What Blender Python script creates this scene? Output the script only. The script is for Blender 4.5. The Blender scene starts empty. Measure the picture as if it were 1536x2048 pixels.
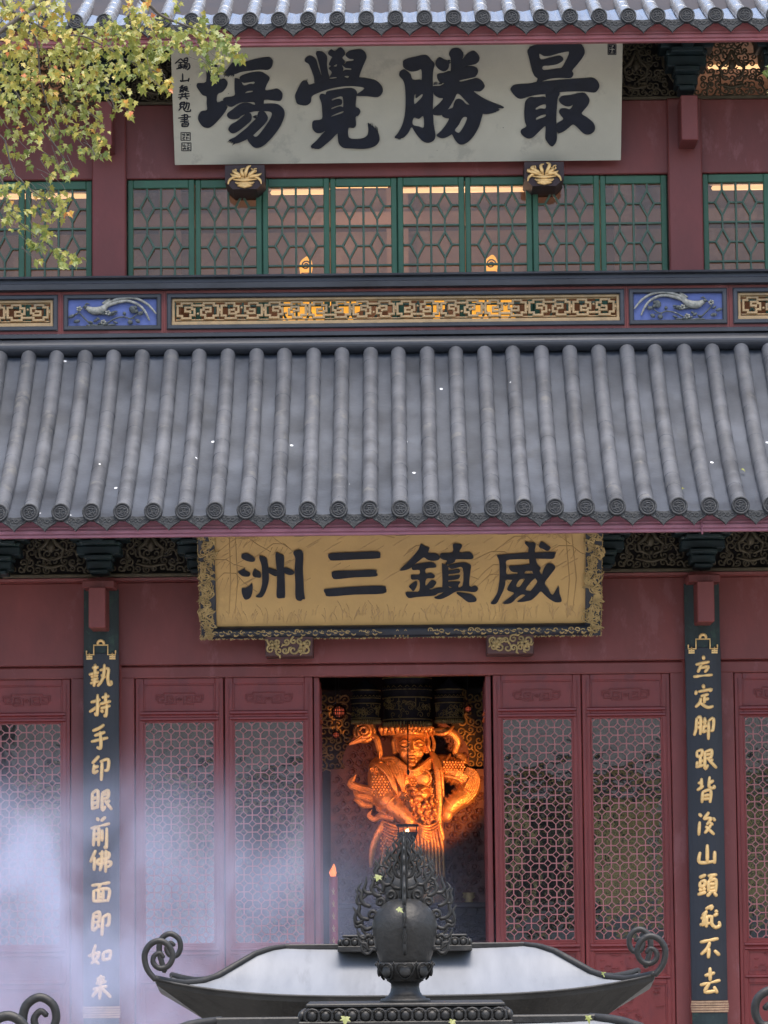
import bpy, math, random
from mathutils import Vector, Matrix
from mathutils.geometry import tessellate_polygon
R = math.radians
SC = bpy.context.scene
COL = SC.collection
rng = random.Random(7)

# ------------------------------------------------------------------ camera
F = 7095.0                                    # focal length in photo pixels (2048 high)
CAM = Vector((0.0, -30.8, 2.35))
TH = math.atan((1850 - 1024) / F)             # pitched up
PS = math.atan(33 / F)                        # turned a touch to the left
RO = R(0.55)                                  # held slightly rolled
_f = Vector((-math.sin(PS) * math.cos(TH), math.cos(PS) * math.cos(TH), math.sin(TH)))
_r = _f.cross(Vector((0, 0, 1))).normalized()
_u = _r.cross(_f).normalized()
cr = _r * math.cos(RO) - _u * math.sin(RO)
cu = _u * math.cos(RO) + _r * math.sin(RO)
cam_data = bpy.data.cameras.new('camera')
cam = bpy.data.objects.new('camera', cam_data)
COL.objects.link(cam)
M = Matrix.Identity(4)
for i in range(3):
    M[i][0], M[i][1], M[i][2], M[i][3] = cr[i], cu[i], -_f[i], CAM[i]
cam.matrix_world = M
cam_data.sensor_fit = 'AUTO'
cam_data.sensor_width = 36
cam_data.lens = F / 2048 * 36
cam_data.clip_start = 0.1
cam_data.clip_end = 2000
SC.camera = cam

# ------------------------------------------------------------------ light
SUN_EL, SUN_AZ = R(73), R(165)                # azimuth from +Y clockwise: veiled sun high overhead, a little in front of the hall
world = bpy.data.worlds.new('World')
SC.world = world
world.use_nodes = True
nt = world.node_tree
nt.nodes.clear()
sky = nt.nodes.new('ShaderNodeTexSky')
sky.sky_type = 'NISHITA'
sky.sun_disc = False
sky.sun_elevation = SUN_EL
sky.sun_rotation = SUN_AZ
sky.air_density = 1.0
sky.dust_density = 3.5
sky.ozone_density = 1.0
bg = nt.nodes.new('ShaderNodeBackground')
bg.inputs['Strength'].default_value = 0.15
wo = nt.nodes.new('ShaderNodeOutputWorld')
nt.links.new(sky.outputs[0], bg.inputs[0])
nt.links.new(bg.outputs[0], wo.inputs[0])
sd = bpy.data.lights.new('sun', 'SUN')
sd.energy = 1.5
sd.angle = R(45)
sd.color = (1.0, 0.96, 0.9)
sun = bpy.data.objects.new('sun', sd)
COL.objects.link(sun)
sdir = Vector((math.sin(SUN_AZ) * math.cos(SUN_EL), math.cos(SUN_AZ) * math.cos(SUN_EL), math.sin(SUN_EL)))
sun.rotation_euler = sdir.to_track_quat('Z', 'Y').to_euler()
SC.view_settings.view_transform = 'Standard'
SC.view_settings.look = 'None'
SC.view_settings.exposure = 1.3
SC.view_settings.gamma = 1
SC.cycles.max_bounces = 8
SC.cycles.transparent_max_bounces = 12
SC.cycles.volume_bounces = 1
SC.cycles.caustics_reflective = False
SC.cycles.caustics_refractive = False

# ------------------------------------------------------------------ helpers: photo measure -> place
def ray(px, py): return _f + cr * ((px - 768) / F) + cu * ((1024 - py) / F)
def at(px, py, Y):
    d = ray(px, py)
    return CAM + d * ((Y - CAM.y) / d.y)
def atp(px, py, P, N):
    d = ray(px, py)
    return CAM + d * ((P - CAM).dot(N) / d.dot(N))
def xc(py): return 801 + (py - 1024) * 0.0096
def H(py, Y): return at(xc(py), py, Y).z
def S(py, Y): return (at(xc(py), py, Y) - CAM).dot(_f) / F      # metres per photo pixel there

def catmull(p, k=4, closed=False):
    n = len(p)
    if n < 3 and not closed: return [tuple(q) for q in p]
    out = []
    rngi = range(n if closed else n - 1)
    for i in rngi:
        a = p[(i - 1) % n] if (closed or i > 0) else p[0]
        b, c = p[i], p[(i + 1) % n]
        d = p[(i + 2) % n] if (closed or i + 2 < n) else p[-1]
        for j in range(k):
            t = j / k
            out.append(tuple(0.5 * (2 * b[m] + (c[m] - a[m]) * t + (2 * a[m] - 5 * b[m] + 4 * c[m] - d[m]) * t * t
                             + (3 * b[m] - a[m] - 3 * c[m] + d[m]) * t ** 3) for m in range(len(b))))
    if not closed: out.append(tuple(p[-1]))
    return out

class MB:
    def __init__(s): s.v, s.f, s.m, s.s, s.t = [], [], [], [], []
    def add(s, vs, fs, mi=0, smooth=False, tint=0.0):
        b = len(s.v)
        s.v += [tuple(v) for v in vs]
        for f in fs:
            s.f.append(tuple(i + b for i in f)); s.m.append(mi); s.s.append(smooth); s.t.append(tint)
    def box(s, x0, x1, y0, y1, z0, z1, mi=0, c=0.0):
        if c <= 0:
            vs = [(x, y, z) for x in (x0, x1) for y in (y0, y1) for z in (z0, z1)]
            s.add(vs, [(0, 1, 3, 2), (4, 6, 7, 5), (0, 4, 5, 1), (2, 3, 7, 6), (0, 2, 6, 4), (1, 5, 7, 3)], mi)
            return
        X, Y, Z = (x0, x1), (y0, y1), (z0, z1)
        vs, idx = [], {}
        for i in (0, 1):
            for j in (0, 1):
                for k in (0, 1):
                    sx, sy, sz = (c if i == 0 else -c), (c if j == 0 else -c), (c if k == 0 else -c)
                    idx[(i, j, k, 'x')] = len(vs); vs.append((X[i], Y[j] + sy, Z[k] + sz))
                    idx[(i, j, k, 'y')] = len(vs); vs.append((X[i] + sx, Y[j], Z[k] + sz))
                    idx[(i, j, k, 'z')] = len(vs); vs.append((X[i] + sx, Y[j] + sy, Z[k]))
        g = lambda i, j, k, a: idx[(i, j, k, a)]
        fs = []
        for i in (0, 1): fs.append(tuple(g(i, j, k, 'x') for j, k in ((0, 0), (1, 0), (1, 1), (0, 1))))
        for j in (0, 1): fs.append(tuple(g(i, j, k, 'y') for i, k in ((0, 0), (1, 0), (1, 1), (0, 1))))
        for k in (0, 1): fs.append(tuple(g(i, j, k, 'z') for i, j in ((0, 0), (1, 0), (1, 1), (0, 1))))
        for j in (0, 1):
            for k in (0, 1): fs.append((g(0, j, k, 'y'), g(1, j, k, 'y'), g(1, j, k, 'z'), g(0, j, k, 'z')))
        for i in (0, 1):
            for k in (0, 1): fs.append((g(i, 0, k, 'x'), g(i, 1, k, 'x'), g(i, 1, k, 'z'), g(i, 0, k, 'z')))
        for i in (0, 1):
            for j in (0, 1): fs.append((g(i, j, 0, 'x'), g(i, j, 1, 'x'), g(i, j, 1, 'y'), g(i, j, 0, 'y')))
        for i in (0, 1):
            for j in (0, 1):
                for k in (0, 1): fs.append((g(i, j, k, 'x'), g(i, j, k, 'y'), g(i, j, k, 'z')))
        s.add(vs, fs, mi)
    def tube(s, pts, rad, n=8, flat=None, mi=0, closed=False, smooth=True, tint=0.0, dome=True):
        P = [Vector(p) for p in pts]
        m = len(P)
        if not isinstance(rad, (list, tuple)): rad = [rad] * m
        if len(rad) != m:
            rad = [rad[0] + (rad[-1] - rad[0]) * i / (m - 1) for i in range(m)] if len(rad) == 2 else \
                  [rad[min(int(i * (len(rad) - 1) / (m - 1)), len(rad) - 2)] * (1 - (i * (len(rad) - 1) / (m - 1)) % 1 if i < m - 1 else 0)
                   + rad[min(int(i * (len(rad) - 1) / (m - 1)) + 1, len(rad) - 1)] * ((i * (len(rad) - 1) / (m - 1)) % 1 if i < m - 1 else 1) for i in range(m)]
        T = []
        for i in range(m):
            a = P[(i - 1) % m] if (closed or i) else P[0]
            b = P[(i + 1) % m] if (closed or i < m - 1) else P[-1]
            d = b - a
            T.append(d.normalized() if d.length > 1e-9 else Vector((0, 0, 1)))
        ref = Vector((0, 1, 0))
        if abs(T[0].dot(ref)) > 0.9: ref = Vector((1, 0, 0))
        nv = (ref - T[0] * ref.dot(T[0])).normalized()
        rings = []
        for i in range(m):
            nv = nv - T[i] * nv.dot(T[i])
            nv = nv.normalized() if nv.length > 1e-6 else T[i].orthogonal().normalized()
            bn = T[i].cross(nv)
            ring = []
            for k in range(n):
                a = 2 * math.pi * (k + 0.5) / n
                o = (nv * math.cos(a) + bn * math.sin(a)) * rad[i]
                if flat: o = o - flat[0] * (o.dot(flat[0]) * (1 - flat[1]))
                ring.append(P[i] + o)
            rings.append(ring)
        vs = [v for r_ in rings for v in r_]
        fs = []
        for i in range(m if closed else m - 1):
            j = (i + 1) % m
            for k in range(n):
                fs.append((i * n + k, i * n + (k + 1) % n, j * n + (k + 1) % n, j * n + k))
        if not closed:
            if dome:
                e0, e1 = P[0] - T[0] * rad[0] * 0.6, P[-1] + T[-1] * rad[-1] * 0.6
                vs += [e0, e1]
                a, b = len(vs) - 2, len(vs) - 1
                for k in range(n):
                    fs.append((a, (k + 1) % n, k)); fs.append((b, (m - 1) * n + k, (m - 1) * n + (k + 1) % n))
            else:
                fs.append(tuple(reversed(range(n)))); fs.append(tuple((m - 1) * n + k for k in range(n)))
        s.add(vs, fs, mi, smooth, tint)
    def lathe(s, prof, c, n=24, mi=0, smooth=True, sx=1, sy=1):
        vs = [(c[0] + r_ * math.cos(2 * math.pi * k / n) * sx, c[1] + r_ * math.sin(2 * math.pi * k / n) * sy, c[2] + z) for r_, z in prof for k in range(n)]
        fs = [(i * n + k, i * n + (k + 1) % n, (i + 1) * n + (k + 1) % n, (i + 1) * n + k) for i in range(len(prof) - 1) for k in range(n)]
        s.add(vs, fs, mi, smooth)
    def ball(s, c, rx, ry=None, rz=None, n=12, mi=0, rot=None, tint=0.0):
        ry = rx if ry is None else ry; rz = rx if rz is None else rz
        h = max(4, n // 2)
        vs = []
        for i in range(h + 1):
            p = math.pi * i / h
            for k in range(n):
                a = 2 * math.pi * k / n
                v = Vector((rx * math.sin(p) * math.cos(a), ry * math.sin(p) * math.sin(a), rz * math.cos(p)))
                if rot: v = rot @ v
                vs.append(v + Vector(c))
        fs = [(i * n + k, (i + 1) * n + k, (i + 1) * n + (k + 1) % n, i * n + (k + 1) % n) for i in range(h) for k in range(n)]
        s.add(vs, fs, mi, True, tint)
    def sweepx(s, prof, x0, x1, mi=0, smooth=False, closed=True, nx=1):
        n = len(prof)
        xs = [x0 + (x1 - x0) * i / nx for i in range(nx + 1)]
        vs = [(x, y, z) for x in xs for y, z in prof]
        fs = [(i * n + k, i * n + (k + 1) % n, (i + 1) * n + (k + 1) % n, (i + 1) * n + k) for i in range(nx) for k in range(n if closed else n - 1)]
        if closed: fs += [tuple(range(n)), tuple(reversed(range(nx * n, nx * n + n)))]
        s.add(vs, fs, mi, smooth)
    def prism(s, outer, holes, fn, d0, d1, mi=0):
        """flat polygon (with holes) given in 2D, placed by fn(x, z, depth); front at depth d0, back at d1"""
        loops = [outer] + list(holes)
        tri = tessellate_polygon([[Vector((p[0], p[1], 0)) for p in L] for L in loops])
        flatp = [p for L in loops for p in L]
        k = len(flatp)
        vs = [fn(p[0], p[1], d0) for p in flatp] + [fn(p[0], p[1], d1) for p in flatp]
        fs = [tuple(t) for t in tri] + [tuple(i + k for i in reversed(t)) for t in tri]
        b = 0
        for L in loops:
            m = len(L)
            for i in range(m):
                j = (i + 1) % m
                fs.append((b + i, b + j, b + j + k, b + i + k))
            b += m
        s.add(vs, fs, mi)

def link(o):
    COL.objects.link(o); return o
ORG = {}
def empty(name, loc, label, cat, group=None):
    o = link(bpy.data.objects.new(name, None))
    o.location = loc; o.empty_display_size = 0.2
    o['label'] = label; o['category'] = cat
    if group: o['group'] = group
    ORG[o] = Vector(loc)
    return o
def build(name, mb, mats, parent=None, loc=None, label=None, cat=None, group=None, kind=None, local=False, bevel=0):
    """one mesh object; vertices are world places unless local"""
    org = ORG[parent] if parent is not None else Vector((0, 0, 0))
    if loc is None: base = org
    else: base = Vector(loc)
    me = bpy.data.meshes.new(name)
    vs = mb.v if local else [(v[0] - base.x, v[1] - base.y, v[2] - base.z) for v in mb.v]
    me.from_pydata(vs, [], mb.f)
    if not isinstance(mats, (list, tuple)): mats = [mats]
    for m_ in mats: me.materials.append(m_)
    me.polygons.foreach_set('material_index', mb.m)
    me.polygons.foreach_set('use_smooth', mb.s)
    if any(mb.t):
        a = me.attributes.new('tint', 'FLOAT', 'FACE')
        a.data.foreach_set('value', mb.t)
    me.update()
    import bmesh
    bm = bmesh.new(); bm.from_mesh(me)
    bmesh.ops.recalc_face_normals(bm, faces=bm.faces)
    bm.to_mesh(me); bm.free()
    o = link(bpy.data.objects.new(name, me))
    o.location = base - org if parent is not None else base
    if parent is not None: o.parent = parent
    ORG[o] = base
    if label: o['label'] = label
    if cat: o['category'] = cat
    if group: o['group'] = group
    if kind: o['kind'] = kind
    if bevel:
        bv = o.modifiers.new('bevel', 'BEVEL'); bv.width = bevel; bv.segments = 2; bv.limit_method = 'ANGLE'
    return o
def dup(o, parent, loc=None, rot=None, scale=None):
    c = link(o.copy())
    c.parent = parent
    if loc is not None: c.location = loc
    if rot is not None: c.rotation_euler = rot
    if scale is not None: c.scale = scale
    ORG[c] = (ORG[parent] if parent is not None else Vector((0, 0, 0))) + Vector(c.location)
    for ch in list(o.children): dup(ch, c)
    return c

# ------------------------------------------------------------------ materials
def srgb(r, g, b):
    f = lambda c: (c / 255) / 12.92 if c / 255 <= 0.04045 else ((c / 255 + 0.055) / 1.055) ** 2.4
    return (f(r), f(g), f(b))
def pmat(name, col, rough=0.6, metal=0.0, var=0.18, vs=2.5, bump=0.0, bs=80, spec=0.5, speck=None, speck_s=60, speck_t=0.06,
         wear=None, wear_s=5, wear_t=0.62, stretch=(1, 1, 1), coat=0.0, sub=None, rvar=0.15, fine=0.0):
    m = bpy.data.materials.new(name); m.use_nodes = True
    t = m.node_tree; N = t.nodes; L = t.links
    p = N['Principled BSDF']
    tc = N.new('ShaderNodeTexCoord'); mp = N.new('ShaderNodeMapping'); mp.inputs['Scale'].default_value = stretch
    L.new(tc.outputs['Object'], mp.inputs['Vector'])
    n1 = N.new('ShaderNodeTexNoise'); n1.inputs['Scale'].default_value = vs; n1.inputs['Detail'].default_value = 6; n1.inputs['Roughness'].default_value = 0.6
    L.new(mp.outputs[0], n1.inputs['Vector'])
    mx = N.new('ShaderNodeMix'); mx.data_type = 'RGBA'
    mr = N.new('ShaderNodeMapRange'); mr.inputs[1].default_value = 0.3; mr.inputs[2].default_value = 0.7
    L.new(n1.outputs[0], mr.inputs[0]); L.new(mr.outputs[0], mx.inputs[0])
    c2 = sub if sub else tuple(min(1, c * (1 + var)) for c in col)
    c1 = tuple(c * (1 - var) for c in col)
    mx.inputs[6].default_value = (*c1, 1); mx.inputs[7].default_value = (*c2, 1)
    out = mx.outputs[2]
    if wear:
        n2 = N.new('ShaderNodeTexNoise'); n2.inputs['Scale'].default_value = wear_s; n2.inputs['Detail'].default_value = 10; n2.inputs['Roughness'].default_value = 0.7
        L.new(mp.outputs[0], n2.inputs['Vector'])
        r2 = N.new('ShaderNodeMapRange'); r2.inputs[1].default_value = wear_t; r2.inputs[2].default_value = wear_t + 0.08
        L.new(n2.outputs[0], r2.inputs[0])
        m2 = N.new('ShaderNodeMix'); m2.data_type = 'RGBA'; m2.inputs[7].default_value = (*wear, 1)
        sc_ = N.new('ShaderNodeMath'); sc_.operation = 'MULTIPLY'; sc_.inputs[1].default_value = 0.75
        L.new(r2.outputs[0], sc_.inputs[0]); L.new(sc_.outputs[0], m2.inputs[0]); L.new(out, m2.inputs[6]); out = m2.outputs[2]
    if speck:
        vo = N.new('ShaderNodeTexVoronoi'); vo.inputs['Scale'].default_value = speck_s
        L.new(tc.outputs['Object'], vo.inputs['Vector'])
        wn = N.new('ShaderNodeTexWhiteNoise'); L.new(vo.outputs['Position'], wn.inputs['Vector'])
        lt = N.new('ShaderNodeMath'); lt.operation = 'LESS_THAN'; lt.inputs[1].default_value = speck_t
        L.new(wn.outputs[0], lt.inputs[0])
        ds = N.new('ShaderNodeMath'); ds.operation = 'LESS_THAN'; ds.inputs[1].default_value = 0.13
        L.new(vo.outputs['Distance'], ds.inputs[0])
        mu = N.new('ShaderNodeMath'); mu.operation = 'MULTIPLY'; L.new(lt.outputs[0], mu.inputs[0]); L.new(ds.outputs[0], mu.inputs[1])
        m3 = N.new('ShaderNodeMix'); m3.data_type = 'RGBA'; m3.inputs[7].default_value = (*speck, 1)
        L.new(mu.outputs[0], m3.inputs[0]); L.new(out, m3.inputs[6]); out = m3.outputs[2]
    L.new(out, p.inputs['Base Color'])
    p.inputs['Metallic'].default_value = metal
    p.inputs['Specular IOR Level'].default_value = spec
    p.inputs['Coat Weight'].default_value = coat
    rr = N.new('ShaderNodeMapRange'); rr.inputs[3].default_value = max(0.02, rough - rvar); rr.inputs[4].default_value = min(1, rough + rvar)
    L.new(n1.outputs[0], rr.inputs[0]); L.new(rr.outputs[0], p.inputs['Roughness'])
    if bump:
        n3 = N.new('ShaderNodeTexNoise'); n3.inputs['Scale'].default_value = bs; n3.inputs['Detail'].default_value = 4
        L.new(mp.outputs[0], n3.inputs['Vector'])
        bp = N.new('ShaderNodeBump'); bp.inputs['Strength'].default_value = bump; bp.inputs['Distance'].default_value = 0.01
        L.new(n3.outputs[0], bp.inputs['Height']); L.new(bp.outputs[0], p.inputs['Normal'])
    return m
def emat(name, col, strength):
    m = bpy.data.materials.new(name); m.use_nodes = True
    p = m.node_tree.nodes['Principled BSDF']
    p.inputs['Base Color'].default_value = (*col, 1)
    p.inputs['Emission Color'].default_value = (*col, 1); p.inputs['Emission Strength'].default_value = strength
    return m
def glassmat(name, fac, tint, rough=0.03, bump=0.08):
    m = bpy.data.materials.new(name); m.use_nodes = True
    t = m.node_tree; N = t.nodes; L = t.links; N.clear()
    out = N.new('ShaderNodeOutputMaterial'); mx = N.new('ShaderNodeMixShader'); tr = N.new('ShaderNodeBsdfTransparent'); gl = N.new('ShaderNodeBsdfGlossy')
    tr.inputs[0].default_value = (*tint, 1); gl.inputs['Roughness'].default_value = rough
    tc = N.new('ShaderNodeTexCoord'); n = N.new('ShaderNodeTexNoise'); n.inputs['Scale'].default_value = 5; n.inputs['Detail'].default_value = 3
    L.new(tc.outputs['Object'], n.inputs['Vector'])
    b = N.new('ShaderNodeBump'); b.inputs['Strength'].default_value = bump; b.inputs['Distance'].default_value = 0.05
    L.new(n.outputs[0], b.inputs['Height']); L.new(b.outputs[0], gl.inputs['Normal'])
    lw = N.new('ShaderNodeLayerWeight'); lw.inputs[0].default_value = 0.35
    mr = N.new('ShaderNodeMapRange'); mr.inputs[3].default_value = fac; mr.inputs[4].default_value = 0.9
    L.new(lw.outputs['Fresnel'], mr.inputs[0])
    mr.inputs[1].default_value = 0.05
    L.new(mr.outputs[0], mx.inputs[0]); L.new(tr.outputs[0], mx.inputs[1]); L.new(gl.outputs[0], mx.inputs[2]); L.new(mx.outputs[0], out.inputs[0])
    return m

M_red = pmat('red_paint', (0.185, 0.048, 0.045), 0.5, var=0.24, vs=1.6, bump=0.12, bs=40, wear=(0.24, 0.085, 0.085), wear_s=4, wear_t=0.57, stretch=(1, 1, .45), spec=0.4)
M_door = pmat('door_red_paint', (0.18, 0.027, 0.026), 0.38, var=0.24, vs=2.2, bump=0.14, bs=60, spec=0.5, wear=(.13, .022, .025), wear_s=6, wear_t=.55, stretch=(1, 1, .4))
M_fascia = pmat('fascia_red_sky_tinted', (0.34, 0.135, 0.18), 0.45, var=0.2, vs=2.0, bump=0.1, bs=50, wear=(0.42, 0.3, 0.3), wear_s=9, wear_t=0.69, stretch=(1, 1, 3))  # same red paint, with bluish sky light put into the colour
M_fascia_worn = pmat('worn_fascia_paint', (0.36, 0.115, 0.125), 0.5, var=0.2, vs=2.0, bump=0.15, bs=50, wear=(0.55, 0.45, 0.43), wear_s=7, wear_t=0.64, stretch=(1, 1, 3))
M_green = pmat('green_paint', (0.036, 0.12, 0.072), 0.5, var=0.22, vs=4, bump=0.12, bs=70)
M_lat = pmat('lattice_green_paint', (0.07, 0.13, 0.095), 0.55, var=0.2, vs=6, bump=0.1, bs=70)
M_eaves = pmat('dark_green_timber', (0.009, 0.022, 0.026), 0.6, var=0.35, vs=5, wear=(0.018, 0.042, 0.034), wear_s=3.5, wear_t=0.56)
M_black = pmat('black_lacquer', (0.017, 0.02, 0.03), 0.4, var=0.3, vs=4, bump=0.08, bs=60)
M_ink = pmat('ink_black_paint', (0.012, 0.015, 0.025), 0.55, var=0.3, vs=8, bump=0.1, bs=90, spec=0.3)
M_tile = pmat('grey_roof_tile', (0.051, 0.060, 0.077), 0.38, var=0.42, vs=2.2, bump=0.16, bs=30, speck=(0.8, 0.82, 0.85), spec=0.8, rvar=.08, speck_s=9, speck_t=0.05, wear=(0.042, 0.048, 0.058), wear_s=1.6, wear_t=0.56)
M_barrel = pmat('grey_barrel_tile', (0.08, 0.084, 0.094), 0.58, spec=.5, var=0.38, vs=3.5, bump=0.22, bs=26, speck=(0.8, 0.82, 0.82), speck_s=9, speck_t=0.03, wear=(0.13, 0.127, 0.12), wear_s=5, wear_t=0.58)
M_drip = pmat('weathered_tile_edge', (0.038, 0.04, 0.042), 0.8, var=0.45, vs=22, bump=0.8, bs=50, wear=(0.16, 0.165, 0.15), wear_s=26, wear_t=0.58)
M_disc = pmat('dark_clay', (0.022, 0.023, 0.027), 0.7, var=0.35, vs=12, bump=0.3, bs=70)
M_ridge = pmat('dark_ridge_plaster', (0.032, 0.036, 0.045), 0.45, var=0.3, vs=3, bump=0.2, bs=30, stretch=(0.5, 1, 1))
M_gold = pmat('gold_leaf', (0.86, 0.56, 0.23), 0.42, metal=0.45, var=0.15, vs=14, bump=0.1, bs=90)
M_oldgold = pmat('aged_gilding', (0.42, 0.30, 0.13), 0.5, metal=0.35, var=0.35, vs=16, bump=0.2, bs=80)
M_ochre = pmat('ochre_fret_paint', (0.37, 0.255, 0.13), 0.6, var=0.22, vs=9, bump=0.2, bs=60, wear=(0.24, 0.19, 0.13), wear_s=6, wear_t=0.58)
M_dimgold = pmat('dull_gilding', (0.095, 0.078, 0.05), 0.6, metal=0.2, var=0.35, vs=10)
M_blue = pmat('blue_plaster', (0.085, 0.12, 0.31), 0.7, var=0.25, vs=6, bump=0.15, bs=50, wear=(0.2, 0.26, 0.5), wear_s=8, wear_t=0.62)
M_relief = pmat('grey_relief_plaster', (0.06, 0.07, 0.07), 0.6, var=0.5, vs=22, bump=0.3, bs=80, wear=(0.25, 0.25, 0.22), wear_s=25, wear_t=0.57)
M_plume = pmat('pale_plume_plaster', (0.25, 0.25, 0.22), 0.6, var=0.45, vs=30, bump=0.3, bs=80, wear=(0.12, 0.14, 0.13), wear_s=25, wear_t=0.55)
M_white = pmat('white_board_paint', (0.50, 0.475, 0.385), 0.65, var=0.12, vs=1.4, bump=0.1, bs=60, wear=(0.37, 0.35, 0.29), wear_s=2.6, wear_t=0.56, speck=(0.17, 0.17, 0.15), speck_s=26, speck_t=0.012)
M_bronze = pmat('dark_bronze', (0.03, 0.0285, 0.026), 0.5, metal=0.35, var=0.35, vs=7, bump=0.25, bs=55, wear=(0.06, 0.055, 0.047), wear_s=9, wear_t=0.6)
M_roofmetal = pmat('burner_roof_metal', (0.185, 0.192, 0.205), 0.5, metal=0.0, spec=.6, var=0.1, vs=3, bump=0.06, bs=18, stretch=(5, 1, 1), wear=(0.15, 0.155, 0.165), wear_s=2, wear_t=0.57)
M_stone = pmat('grey_paving_stone', (0.26, 0.25, 0.23), 0.8, var=0.2, vs=1.2, bump=0.3, bs=12)
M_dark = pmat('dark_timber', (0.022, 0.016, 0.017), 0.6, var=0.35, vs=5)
M_hall = pmat('brown_red_interior', (0.24, 0.16, 0.125), 0.7, var=0.22, vs=2.2, wear=(0.33, 0.24, 0.19), wear_s=1.5, wear_t=0.52)
M_statue = pmat('gilded_wood', (0.78, 0.42, 0.16), 0.38, metal=0.65, var=0.3, vs=14, bump=0.7, bs=60, wear=(.3, .13, .05), wear_s=16, wear_t=.56)
M_screen = pmat('carved_red_wood', (0.17, 0.07, 0.06), 0.5, var=0.25, vs=9, bump=0.3, bs=50)
M_bark = pmat('maple_bark', (0.10, 0.085, 0.07), 0.85, var=0.3, vs=10, bump=0.5, bs=40)
M_lattice = pmat('lattice_red_with_sky_sheen', (0.32, 0.105, 0.105), 0.3, var=0.15, vs=5, spec=0.8)  # door red lightened to stand for sky light caught on the bars
M_tile_glare = pmat('glossy_tile_painted_glare', (0.17, 0.185, 0.215), 0.2, spec=1.0, var=.15, vs=2, rvar=.05, coat=.6)  # same tile as the lower roof, lightened to stand for sky glare
M_barrel_glare = pmat('glossy_barrel_painted_glare', (0.22, 0.217, 0.205), 0.22, spec=1.0, var=.2, vs=4, rvar=.05, coat=.6)  # barrel rows lightened likewise, sky glare put into the colour
M_crease = pmat('carved_crease_shade', (.07, .025, .012), .7)  # dark lines paint the shade of carved creases on the statue's face
M_line = pmat('light_gilt_line', (.52, .34, .16), .5, metal=.15)
M_incise = pmat('dark_incised_line', (.41, .258, .105), .6)
M_candle = pmat('red_wax', (0.45, 0.03, 0.04), 0.35, var=0.1, vs=4)
M_flame = emat('electric_flame', (1.0, 0.25, 0.06), 0.55)
M_tube = emat('warm_tube_light', (1.0, 0.62, 0.3), 0.52)
M_glass = glassmat('door_glass', 0.30, (0.8, 0.8, 0.8), 0.02, 0.035)
M_glass2 = glassmat('window_glass', 0.035, (0.92, 0.9, 0.88), 0.06)
# ================================================================== SETTING
g = MB(); g.box(-90, 90, -110, 90, -0.5, 0.0)
build('ground', g, M_stone, kind='structure')

FLOOR = 0.85
BAY = 2.6                                             # half of the middle bay
hall = empty('temple_hall', (0, 0, 0), 'two-storeyed dark red temple hall with grey tiled roofs and green upper windows', 'temple')

def path2d(mb, pts, w, y0, y1, closed=False, mi=0, T=None):
    """a mitred bar following a path in the x-z plane, front y0, back y1"""
    n = len(pts); L_, R_ = [], []
    for i in range(n):
        p = Vector(pts[i][:2])
        a = Vector(pts[i - 1][:2]) if (closed or i) else None
        b = Vector(pts[(i + 1) % n][:2]) if (closed or i < n - 1) else None
        d1 = (p - a).normalized() if a is not None else (b - p).normalized()
        d2 = (b - p).normalized() if b is not None else d1
        n1, n2 = Vector((-d1.y, d1.x)), Vector((-d2.y, d2.x))
        m = n1 + n2
        m = m / max(0.5, m.dot(n1)) if m.length > 1e-6 else n1
        L_.append(p + m * w / 2); R_.append(p - m * w / 2)
    T = T or (lambda x, z, y: (x, y, z))
    c = w * 0.22
    vs = []
    for i in range(n):
        l, r_ = L_[i], R_[i]
        li, ri = l + (r_ - l) * 0.22, r_ + (l - r_) * 0.22
        vs += [T(l.x, l.y, y1), T(l.x, l.y, y0 + c), T(li.x, li.y, y0), T(ri.x, ri.y, y0), T(r_.x, r_.y, y0 + c), T(r_.x, r_.y, y1)]
    fs = []
    for i in range(n if closed else n - 1):
        j = (i + 1) % n
        for k in range(5): fs.append((i * 6 + k, i * 6 + k + 1, j * 6 + k + 1, j * 6 + k))
    if not closed:
        fs.append(tuple(range(6))); fs.append(tuple((n - 1) * 6 + k for k in reversed(range(6))))
    mb.add(vs, fs, mi)

def spiral(cx, cz, r, turns, start, d=1, rmin=0.2, n=16):
    out = []
    for i in range(n + 1):
        t = i / n
        a = start + d * turns * 2 * math.pi * t
        q = r * (1 - (1 - rmin) * t)
        out.append((cx + q * math.cos(a), cz + q * math.sin(a)))
    return out
FY = (Vector((0, 1, 0)), 0.6)
def scrolls(mb, x0, x1, z0, z1, y, r, rad, rg, inside=None, mi=0):
    """carved foliage scrolls filling a field"""
    nz = max(1, round((z1 - z0) / (1.75 * r))); nx = max(1, round((x1 - x0) / (1.75 * r)))
    for i in range(nx):
        for j in range(nz):
            cx = x0 + (i + 0.5 + rg.uniform(-.15, .15)) * (x1 - x0) / nx
            cz = z0 + (j + 0.5 + rg.uniform(-.15, .15)) * (z1 - z0) / nz
            if inside and not inside(cx, cz): continue
            q = r * rg.uniform(0.75, 1.12); st = rg.uniform(0, 6.28); d = rg.choice((-1, 1))
            sp = spiral(cx, cz, q, rg.uniform(0.9, 1.35), st, d, n=11)
            mb.tube([(a, y, b) for a, b in sp], [rad * 1.15, rad * 0.75], n=5, flat=FY, mi=mi)
            e = sp[0]; a2 = st - d * 1.2
            mb.tube([(e[0], y, e[1]), (e[0] + q * .6 * math.cos(a2), y - rad * .2, e[1] + q * .6 * math.sin(a2)), (e[0] + q * 1.2 * math.cos(a2 + d * .6), y, e[1] + q * 1.2 * math.sin(a2 + d * .6))],
                    [rad, rad * 1.3, rad * 0.4], n=5, flat=FY, mi=mi)

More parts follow.
